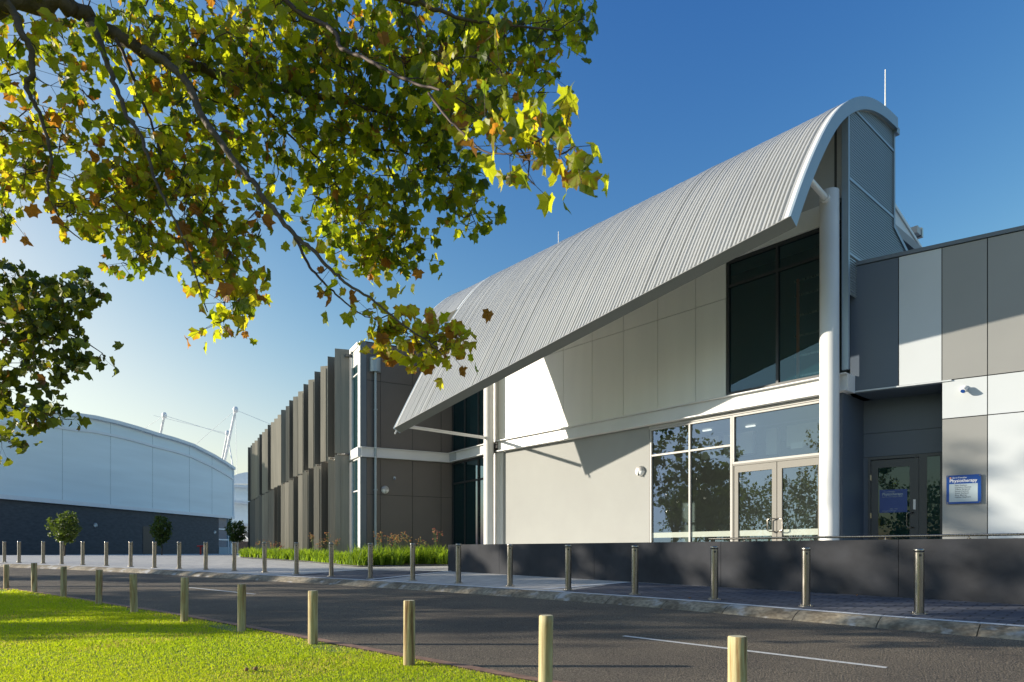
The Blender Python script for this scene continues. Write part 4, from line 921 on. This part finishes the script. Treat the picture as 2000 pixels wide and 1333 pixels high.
a, z_ = stz(334, 1033); seccam(Frame(SB_.P(0, -.11, 0)[:2], SB_.d, SB_.n), a, z_, 'small camera on the dark masonry wall right of the second round tree')
# hydrant
hp = at(392, 1083, 56); z = float(G(hp[0], hp[1])); r = thing('hydrant', 'small red hydrant standpipe before the dark masonry wall', 'hydrant', (hp[0], hp[1], z))
b = MB(); b.tube([(hp[0], hp[1], z), (hp[0], hp[1], z+.75)], .07, 10); b.build('standpipe', M['red'], r)
b = MB(); b.tube([(hp[0]-.3, hp[1], z+.72), (hp[0]+.3, hp[1], z+.72)], .07, 8); b.build('outlet', M['red'], r)

def leaf_cards(centers, size, tone, spread, per, darkness=1):
    """small pointed leaf faces around centres"""
    n = len(centers)*per; c = np.repeat(centers, per, axis=0)+rng.normal(0, 1, (n, 3))*spread
    u = rng.normal(0, 1, (n, 3)); u /= np.linalg.norm(u, axis=1)[:, None]; v = rng.normal(0, 1, (n, 3)); v -= u*np.sum(u*v, 1)[:, None]; v /= np.linalg.norm(v, axis=1)[:, None]
    s = size*(.6+.8*rng.random(n))[:, None]; w_ = np.cross(u, v)
    V = np.stack([c-u*s, c-u*s*.3+v*s*.5, c+u*s*.4+v*s*.45+w_*s*.15, c+u*s, c+u*s*.4-v*s*.45+w_*s*.15, c-u*s*.3-v*s*.5], 1).reshape(-1, 3)
    g = rng.random(n)[:, None]; cols = np.array(tone[0])*(1-g)+np.array(tone[1])*g; return V, np.arange(n*6).reshape(n, 6), np.repeat(cols, 6, axis=0)
def round_tree(x, y, ztop, zlow, rad, label, seed=0):
    z = float(G(x, y)); r = thing('round_tree', label, 'tree', (x, y, z), 'small round street trees')
    b = MB(); b.tube([(x, y, z), (x+.02, y, z+(zlow-z)*.6), (x, y, zlow+.4)], [.05, .04, .03], 8)
    for k in range(5): an = k*1.3+seed; b.tube([(x, y, zlow+.1), (x+.4*rad*math.cos(an), y+.4*rad*math.sin(an), zlow+(ztop-zlow)*.55)], [.02, .008], 5)
    b.build('trunk', M['bark'], r)
    n = 190; p = rng.normal(0, 1, (n, 3)); p /= np.linalg.norm(p, axis=1)[:, None]; p *= (.35+.75*rng.random(n)**.55)[:, None]
    zc = (ztop+zlow)/2; hh = (ztop-zlow)/2; tp_ = 1-.35*np.clip(-p[:, 2], 0, 1)+.1*np.sin(p[:, 0]*5+seed)
    ctr = np.c_[x+p[:, 0]*rad*tp_, y+p[:, 1]*rad*tp_, zc+p[:, 2]*hh*(1+.12*np.sin(p[:, 0]*4+seed*2))]
    V, F, cl_ = leaf_cards(ctr, .075, ((.06, .09, .012), (.13, .17, .025)), .07, 12); npmesh('crown', M['treeleaf'], V, F, cl_, parent=r)
for px_, top, low, Y_, rad, lb, sd_ in ((126, 1005, 1062, 42, .80, 'leftmost small round tree before the dark masonry wall', 0), (316, 1013, 1064, 50, .68, 'middle small round tree beside the dark masonry door', 1.3), (461, 1016, 1062, 56, .78, 'rightmost small round tree at the corner of the arched hall', 2.2)):
    p = at(px_, 1078, Y_); round_tree(p[0], p[1], (HOR-top)/FPX*Y_, (HOR-low)/FPX*Y_, rad, lb, sd_)

def mast(tpx, bpx, Y_, rad, label, cables, legs=()):
    t = at(*tpx, Y_); b0 = at(*bpx, Y_+4); r = thing('stadium_mast', label, 'mast', b0, 'white stadium masts with cables')
    b = MB(); b.tube([b0, t], [rad*1.1, rad*.9], 12); b.build('spar', M['stwhite'], r)
    b = MB(); b.lathe(t, [(0, -.5), (rad*1.7, -.35), (rad*1.9, .2), (rad*1.2, .5), (0, .55)], 12); b.build('mast_head', M['stwhite'], r)
    for l in legs: b = MB(); b.tube([t, at(*l, Y_-3)], [rad*.5, rad*.6], 8); b.build('brace', M['stwhite'], r)
    for cpx in cables: b = MB(); b.tube([t, at(*cpx, Y_+2)], .035, 5); b.build('cable', M['stwhite'], r)
mast((460, 801), (430, 940), 110, .22, 'tallest white leaning mast behind the arched hall end', [(340, 905), (560, 842), (463, 935)], [])
mast((444, 847), (428, 930), 118, .18, 'shorter white mast just left of the tallest one', [(300, 812)], [(457, 925)])
mast((321, 812), (307, 880), 114, .21, 'white mast top poking above the middle of the arched roof', [(270, 845), (444, 850)], [])
st_ = thing('stadium_stand', 'white stadium stand with curved roof glimpsed right of the arched hall', 'building', at(470, 1000, 95))
def sheetbox(pts, Y0, Y1, m, name):
    b = MB(); b.prism([at(x, y, Y0) for x, y in pts], [at(x, y, Y0)+V3(0, Y1-Y0, 0) for x, y in pts]); return b.build(name, m, st_)
sheetbox([(440, 936), (455, 930), (465, 926), (478, 923), (500, 922), (530, 925), (530, 945), (440, 945)], 97, 110, M['stwhite'], 'roof')
sheetbox([(440, 950), (530, 957), (530, 1040), (440, 1040)], 95, 108, M['stadium'], 'wall')
sheetbox([(440, 946), (530, 950), (530, 956), (440, 950)], 94, 95, M['stwhite'], 'fascia')
sheetbox([(440, 976), (530, 984), (530, 990), (440, 980)], 93.5, 94.9, M['stwhite'], 'gutter_band')
sheetbox([(440, 1022), (530, 1024), (530, 1029), (440, 1027)], 92.5, 94.9, M['stwhite'], 'lower_band')
sheetbox([(440, 1040), (530, 1040), (530, 1084), (440, 1084)], 96, 108, M['render'], 'base_wall')
b = MB(); p0 = at(470, 1068, 88); p1 = at(492, 1092, 86)
for k in range(9): t = k/8; p = at(466, 1035, 88)*(1-t)+at(487, 1055, 86)*t; b.tube([p, p+V3(0, 0, -1.2)], .035, 5)
b.tube([at(466, 1035, 88), at(487, 1055, 86)], .05, 6); b.tube([at(466, 1052, 88), at(487, 1072, 86)], .12, 6); b.build('stair_rail', M['stwhite'], st_)
sheetbox([(466, 1057), (496, 1060), (496, 1083), (466, 1083)], 84, 86, M['edging'], 'brick_plinth')

# ------------------------------------------------------------------ plane trees
def leaf_shape():
    ang = [-90, -62, -40, -18, 4, 26, 44, 62, 76, 90, 104, 118, 136, 154, 176, 198, 220, 242]
    rad = [.30, .66, .62, .90, .68, .74, .98, .70, .76, 1.10, .76, .70, .98, .74, .68, .90, .62, .66]
    return np.array([(r_*math.cos(math.radians(a)), r_*math.sin(math.radians(a))+.15) for a, r_ in zip(ang, rad)])
LS = leaf_shape(); NLV = len(LS)+1
def plane_leaves(ctr, size, autumn, face=None):
    n = len(ctr); s = size*(.65+.6*rng.random(n))
    # blade frame: stem end up, tip hanging
    dn = np.c_[rng.normal(0, .55, n), rng.normal(0, .55, n), -1+rng.normal(0, .5, n)]; dn /= np.linalg.norm(dn, axis=1)[:, None]
    nr = rng.normal(0, 1, (n, 3)); nr[:, 0] -= .35; nr[:, 2] += .2; nr -= dn*np.sum(nr*dn, 1)[:, None]; nr /= np.linalg.norm(nr, axis=1)[:, None]
    sx = np.cross(dn, nr); cup = rng.normal(.25, .45, n); curl = rng.normal(.35, .40, n)
    cv = np.zeros((n, 1, 2)); P2 = np.concatenate([np.tile(LS[None], (n, 1, 1)), cv+np.array([0, .15])], 1)
    ctr2 = np.array([0, .15]); rd = np.linalg.norm(LS-ctr2, axis=1); soft = (LS-ctr2)/rd[:, None]*rd.mean()+ctr2; kf = rng.random((n, 1, 1))**1.3*.55
    P2[:, :-1] = P2[:, :-1]*(1-kf)+soft[None]*kf; P2 = P2*(1+rng.normal(0, .06, (n, NLV, 1))); P2[..., 0] *= rng.uniform(.75, 1.1, (n, 1)); x_, y_ = P2[..., 0]*s[:, None]*.5, P2[..., 1]*s[:, None]*.5
    h_ = cup[:, None]*np.abs(x_)*1.0+curl[:, None]*(y_**2)/s[:, None]*1.2+rng.normal(0, .035, (n, NLV))*s[:, None]
    V = ctr[:, None]+sx[:, None]*x_[..., None]+dn[:, None]*y_[..., None]+nr[:, None]*h_[..., None]
    m = NLV-1; F = np.array([(m, i, (i+1) % m) for i in range(m)]); F = (np.arange(n)[:, None, None]*NLV+F[None]).reshape(-1, 3)
    au = np.broadcast_to(min(autumn, 1.25), (n,)); t = rng.random(n)
    green = np.array([.10, .135, .014]); yg = np.array([.28, .295, .018]); yel = np.array([.40, .36, .03]); br = np.array([.27, .115, .03])
    c = np.where((t < .44-au*.34)[:, None], green, np.where((t < .97-au*.45)[:, None], yg, np.where((t < 1-au*.14)[:, None], yel, br)))
    c = c*(.75+.5*rng.random((n, 1))); cc = np.repeat(c[:, None], NLV, 1)
    eb = (rng.random(n) < (.10+au*.42))[:, None]&(rng.random((n, NLV)) < .40); eb[:, -1] = False; cc[eb] = br*(.8+.5*rng.random((eb.sum(), 1)))
    return V.reshape(-1, 3), F, cc.reshape(-1, 3)
def catmull(pts, sub=5):
    P = [np.array(p, float) for p in pts]; P = [2*P[0]-P[1]]+P+[2*P[-1]-P[-2]]; out = []
    for i in range(1, len(P)-2):
        for k in range(sub):
            t = k/sub; out.append(.5*((2*P[i])+(-P[i-1]+P[i+1])*t+(2*P[i-1]-5*P[i]+4*P[i+1]-P[i+2])*t*t+(-P[i-1]+3*P[i]-3*P[i+1]+P[i+2])*t**3))
    out.append(P[-2]); return out
def plane_tree(root, branches, clumps, leafsize, trunk_pts, trunk_r, lm='leaf', kcol=1.0, bd=0.0, grow=1.1):
    b = MB(); tp_ = catmull(trunk_pts); b.tube(tp_, np.interp(np.linspace(0, 1, len(tp_)), np.linspace(0, 1, len(trunk_r)), trunk_r), 16); b.build('trunk', M['bark'], root)
    nodes = []
    for pts, r0, r1 in branches:
        P = [at(p[0], p[1], p[2]-bd*min(1, max(0, r0-.01)*40)) for p in pts]; C_ = catmull(P, 5); rr_ = [r0+(r1-r0)*(i/(len(C_)-1))**.8 for i in range(len(C_))]
        C_ = [c+rng.normal(0, rr_[i]*.35, 3) for i, c in enumerate(C_)]
        b = MB(); b.tube(C_, rr_, 9); b.build('branch', M['bark'] if r0 > .02 else M['twig'], root); nodes += C_
    nodes = np.array(nodes)
    tw = MB(); VV, FF, CC = [], [], []; off = 0; subs = []
    for (cx, cy, rx, ry, Y_, dY, dens, au) in clumps:
        rx *= grow; ry *= grow; A = PI*rx*ry; lf_px = leafsize*FPX/Y_; nl = int(dens*A/(lf_px**2*.30)*1.5*(1.4 if Y_ < 4.2 else 1)); k = max(1, nl//6)
        ctrs = []
        for _ in range(k):
            while True:
                q = rng.uniform(-1, 1, 3)
                if q @ q < 1: break
            ctrs.append(at(cx+q[0]*rx, cy+q[1]*ry, Y_+q[2]*dY))
        ctrs = np.array(ctrs)
        # twigs: connect every centre to its nearest node (branch or earlier twig end)
        for c in ctrs[np.argsort(np.min(np.linalg.norm(ctrs[:, None]-nodes[None], axis=2), axis=1))]:
            dist = np.linalg.norm(nodes-c, axis=1); j = int(np.argmin(dist)); a = nodes[j]
            if dist[j] > .05:
                L_ = dist[j]; m1 = a*.6+c*.4+rng.normal(0, .07*L_, 3); m2 = a*.25+c*.75+rng.normal(0, .06*L_, 3)+V3(0, 0, .05*L_)
                tw.tube([a, m1, m2, c], [min(.009, .003+.006*L_), .0045, .0035, .002], 5, caps=False)
                nodes = np.vstack([nodes, m1[None], m2[None], c[None]])
        lc = np.repeat(ctrs, 6, axis=0)+np.clip(rng.normal(0, .105, (k*6, 3)), -.2, .2)*np.array([1, 1, .9])
        V, F, cl_ = plane_leaves(lc, leafsize, au); VV.append(V); FF.append(F+off); CC.append(cl_); off += len(V)
        # petioles
        for q in range(0, len(lc), 2):
            tw.tube([ctrs[q//6], lc[q]], .0016, 4, caps=False)
    tw.build('twigs', M['twig'], root)
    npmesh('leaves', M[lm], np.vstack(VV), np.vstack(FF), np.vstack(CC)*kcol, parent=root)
def P3(pts, Y0, Y1): return [(x, y, Y0+(Y1-Y0)*i/(len(pts)-1)) for i, (x, y) in enumerate(pts)]
t1 = thing('plane_tree', 'near plane tree whose yellowing leafy branches hang across the top left', 'tree', (-6.6, 4.6, -1.3))
BR = [
 (P3([(-420, -30), (-200, -20), (-60, -8), (0, 4), (100, 10), (150, 24), (215, 65), (295, 108), (400, 140), (470, 152), (580, 180), (664, 200), (735, 218)], 4.8, 6.0), .095, .014),
 (P3([(285, 102), (354, 148), (381, 196), (402, 243), (439, 290), (473, 334), (506, 375), (540, 415), (579, 464), (605, 482), (629, 511), (655, 535), (681, 556), (734, 590), (786, 635), (839, 669), (862, 692)], 5.1, 4.7), .030, .004),
 (P3([(579, 464), (600, 514), (626, 545), (655, 574), (686, 601), (713, 619)], 4.9, 4.75), .012, .004),
 (P3([(179, 44), (199, 91), (216, 142), (230, 186), (250, 226), (273, 263), (290, 310), (311, 371), (337, 422), (367, 486), (382, 539), (405, 610)], 4.9, 4.7), .022, .004),
 (P3([(226, 74), (250, 125), (270, 182), (294, 236), (324, 324), (358, 354), (392, 392), (449, 442)], 4.95, 5.2), .014, .004),
 (P3([(16, 8), (44, 68), (61, 101), (62, 145), (51, 169), (68, 203), (88, 250), (101, 304), (93, 365), (111, 415), (124, 440), (160, 470)], 4.8, 5.1), .026, .004),
 (P3([(470, -60), (600, 34), (651, 61), (668, 95), (718, 118), (769, 145), (816, 165), (860, 176)], 5.2, 3.9), .020, .006),
 (P3([(836, 182), (867, 223), (904, 260), (948, 297), (1010, 300), (1080, 290)], 3.9, 3.3), .008, .003),
 (P3([(560, -80), (680, -30), (796, 0), (846, 17), (904, 37), (1000, 50), (1090, 60)], 5.0, 5.3), .028, .005),
 (P3([(664, 198), (735, 260), (760, 330), (790, 400), (800, 450)], 5.8, 6.0), .014, .004),
 (P3([(708, 290), (790, 300), (860, 330), (894, 365), (914, 405), (935, 450)], 5.9, 6.0), .012, .003),
 (P3([(320, 120), (420, 200), (520, 205), (600, 220)], 5.2, 5.6), .010, .003),
 (P3([(470, 152), (560, 260), (640, 330), (680, 420), (690, 480)], 5.6, 5.8), .012, .003)]
CL = [ # cx, cy, rx, ry, Y, dY, density, autumn
 (120, 90, 150, 90, 5.0, .6, .60, .25), (420, 60, 230, 90, 5.4, .7, 1.15, .25), (740, 70, 230, 90, 5.4, .7, 1.15, .3), (980, 50, 150, 65, 5.4, .5, 1.0, .1), (1110, 25, 70, 40, 5.3, .4, .8, .05),
 (900, 150, 110, 80, 4.6, .6, 1.0, .55), (1010, 130, 90, 90, 5.4, .4, .85, .1), (640, 190, 190, 90, 5.6, .5, 1.0, .15), (380, 220, 190, 110, 5.3, .6, 1.0, .25), (110, 250, 110, 90, 5.1, .5, .8, .65), (15, 330, 45, 90, 5.0, .3, .9, .5),
 (200, 380, 105, 80, 5.1, .5, 1.15, .55), (330, 410, 115, 80, 5.1, .5, 1.1, .35), (275, 490, 60, 38, 5.0, .3, 1.2, .5), (425, 500, 65, 70, 4.9, .3, 1.35, .6), (450, 600, 50, 40, 4.8, .25, 1.3, .6), (480, 440, 60, 50, 5.0, .3, .9, .4), (330, 330, 130, 60, 5.1, .4, .8, .3),
 (730, 320, 150, 85, 5.8, .5, 1.15, .0), (700, 440, 110, 75, 5.8, .4, 1.4, .1), (765, 500, 60, 38, 5.8, .3, 1.4, .1), (880, 330, 70, 60, 5.9, .4, 1.1, .0), (905, 410, 55, 40, 5.9, .3, .95, .0), (940, 440, 25, 35, 5.9, .2, .9, .1), (830, 235, 110, 60, 5.6, .4, 1.05, .0),
 (990, 255, 55, 35, 3.6, .3, 1.2, .5), (1060, 290, 75, 35, 3.1, .2, 1.3, .6), (1030, 345, 30, 25, 3.1, .15, 1.1, .6), (1118, 288, 35, 24, 3.0, .1, 1.5, .4), (1000, 210, 45, 50, 4.6, .3, .9, .4),
 (800, 655, 85, 40, 4.75, .25, 1.6, 1.3), (868, 672, 45, 36, 4.7, .2, 1.6, 1.2), (735, 630, 50, 25, 4.8, .2, .9, 1.3), (660, 580, 30, 18, 4.8, .15, .5, .8), (640, 530, 22, 14, 4.8, .1, .4, .9),
 (560, 310, 50, 60, 5.5, .3, .5, .2), (540, 360, 30, 30, 5.3, .2, .3, .6), (20, 410, 45, 30, 5.0, .2, .8, .4), (600, 350, 50, 40, 5.7, .3, .5, .2),
 (250, -140, 420, 110, 5.2, .9, .45, .2), (750, -120, 350, 90, 5.4, .9, .45, .2), (-250, 60, 200, 200, 4.9, .9, .45, .3), (-250, 330, 160, 140, 4.9, .7, .45, .4)]
plane_tree(t1, BR, CL, .118, [(-6.7, 4.7, -1.5), (-6.65, 4.68, .5), (-6.5, 4.65, 2.4), (-6.2, 4.65, 3.6), (-5.6, 4.72, 4.2), tuple(at(-420, -30, 4.8))], [.24, .20, .18, .15, .12, .10], bd=.45)
t2 = thing('plane_tree', 'shaded dark green plane tree branches at the left edge above the arched hall', 'tree', (-13.2, 10.9, -1.1))
BR2 = [(P3([(-500, 560), (-200, 590), (-60, 620), (60, 640), (140, 655), (200, 690)], 10.3, 9.0), .05, .005), (P3([(-60, 610), (0, 600), (60, 575), (120, 560), (180, 555)], 9.6, 9.0), .02, .004),
       (P3([(-300, 720), (-100, 760), (0, 790), (70, 800), (125, 830)], 9.8, 8.9), .03, .004), (P3([(-60, 640), (0, 680), (70, 700), (100, 720)], 9.6, 9.0), .012, .004), (P3([(-80, 800), (0, 850), (40, 880)], 9.2, 8.8), .012, .004)]
CL2 = [(50, 600, 80, 45, 9.1, .5, 1.5, .12), (140, 565, 50, 26, 9, .3, 1.4, .05), (150, 610, 38, 18, 9, .3, 1.3, .05), (70, 660, 80, 30, 9.1, .4, 1.5, .15), (160, 690, 48, 22, 8.9, .3, 1.4, .05), (40, 710, 60, 25, 9, .4, 1.3, .15), (105, 725, 35, 18, 9, .3, 1.2, .1), (35, 780, 50, 28, 9, .3, 1.2, .15), (115, 785, 30, 14, 8.9, .2, 1.2, .1),
       (85, 820, 50, 22, 8.9, .3, 1.2, .2), (25, 865, 40, 20, 8.9, .3, 1.2, .2), (10, 535, 30, 20, 9, .3, 1.1, .1), (-5, 495, 20, 18, 9, .2, .9, .3), (-140, 640, 130, 150, 9.8, 1.0, .7, .1), (-350, 500, 200, 250, 10.4, 1.5, .35, .1)]
plane_tree(t2, BR2, CL2, .17, [(-13.2, 10.9, -1.3), (-13.1, 10.8, 1.0), (-12.9, 10.7, 2.6), tuple(at(-500, 560, 10.3))], [.2, .16, .12, .055], lm='leafshade', kcol=.75, grow=1.2)  # tint scaled down to imitate shade on these leaves

# street trees to the left of the view (they shade the road and are mirrored in the glazing)
def big_tree(x, y, h, rad, zlow, label, seed, nb=90, per=26, lsz=.22):
    rg = np.random.default_rng(seed); z = float(G(x, y))-.13; r = thing('street_tree', label, 'tree', (x, y, z), 'trees left of the road')
    b = MB(); fork = z+zlow*.8; b.tube([(x, y, z-.2), (x+.1, y, z+zlow*.5), (x, y+.1, fork+1)], [.24, .19, .13], 10)
    ctr = []
    for k in range(nb):
        q = rg.normal(0, 1, 3); q /= np.linalg.norm(q); q *= (.35+.65*rg.random()**.5); zc = z+(h+zlow)/2; hh = (h-zlow)/2
        ctr.append((x+q[0]*rad, y+q[1]*rad, zc+q[2]*hh))
    for k in range(0, nb, 6): c = np.array(ctr[k]); b.tube([(x, y, fork+.5*rg.random()), ((x+c[0])/2, (y+c[1])/2, (fork+c[2])/2+.3), c], [.07, .035, .01], 6)
    b.build('trunk', M['bark'], r)
    V, F, cl_ = leaf_cards(np.array(ctr), lsz, ((.05, .09, .015), (.12, .16, .025)), rad*.13, per); npmesh('crown', M['treeleaf'], V, F, cl_, parent=r)
TREES = [(-33, 13.2, 11.8, 2.5, 2.4), (-31, 16.6, 15.2, 2.1, 2.7), (-34, 19.6, 10.1, 1.9, 7.0), (-34, 23.3, 9.4, 2.2, 2.7), (-27, 14.6, 8.3, 2.0, 2.4),
         (-30, -38, 11, 3.4, 2.5), (-22, -46, 12, 3.8, 2.5), (-41, -33, 10, 3.2, 2.5), (-60, -8, 11, 3.6, 2.5), (-62, -1, 12, 3.8, 2.5), (-60, 6, 11, 3.6, 2.6), (-66, -15, 12, 4, 2.5), (-58, 12, 10, 3.2, 2.5)]
for i, (x, y, h, rd, zl) in enumerate(TREES):
    big_tree(x, y, h, rd, zl, 'leafy street tree left of the road, outside the view, number %s along' % ('one two three four five six seven eight nine ten eleven twelve thirteen'.split()[i]), 20+i, nb=(58 if i < 5 else 90), per=(20 if i < 5 else 26))

# small things on the lawn
for x, y, rd, lb in ((-2.80, 7.02, .021, 'left one of two brown seed balls lying in the sunny lawn'), (-2.715, 7.05, .023, 'right one of two brown seed balls lying in the sunny lawn')):
    z = float(LAWNZ(x, y))+.035; b = MB(); pr = [(rd*math.sin(PI*k/8), -rd*math.cos(PI*k/8)) for k in range(9)]; b.lathe((x, y, z), pr, 14); o = b.build('seed_ball', M['seed']); tag(o, lb, 'seed ball', 'seed balls on the lawn')
for i, (px_, py_, dz, lb) in enumerate(((1675, 1165, 0, 'brown dead leaf against the charcoal wall foot'), (1294, 1193, -.13, 'orange dead leaf on the asphalt below the kerb'), (1348, 1170, 0, 'tiny brown dead leaf on the dark paving by a bollard'))):
    rz = (HOR-py_)/FPX; rx = (px_-1000)/FPX; t = (-1.363+dz)/(rz-.00924*rx-.03405); t = -t if t < 0 else t
    Y_ = abs((-1.363+dz)/(rz-.00924*rx-.03405)); x_ = rx*Y_; z = float(G(x_, Y_))+dz+.02
    V, F, cl_ = plane_leaves(np.array([[x_, Y_, z+.02]]), .15, 1.0); cl_[:] = (.30, .12, .04); V[:, 2] = z+(V[:, 2]-z)*.25; o = npmesh('fallen_leaf', M['leaf'], V, F, cl_); tag(o, lb, 'leaf', 'fallen leaves')
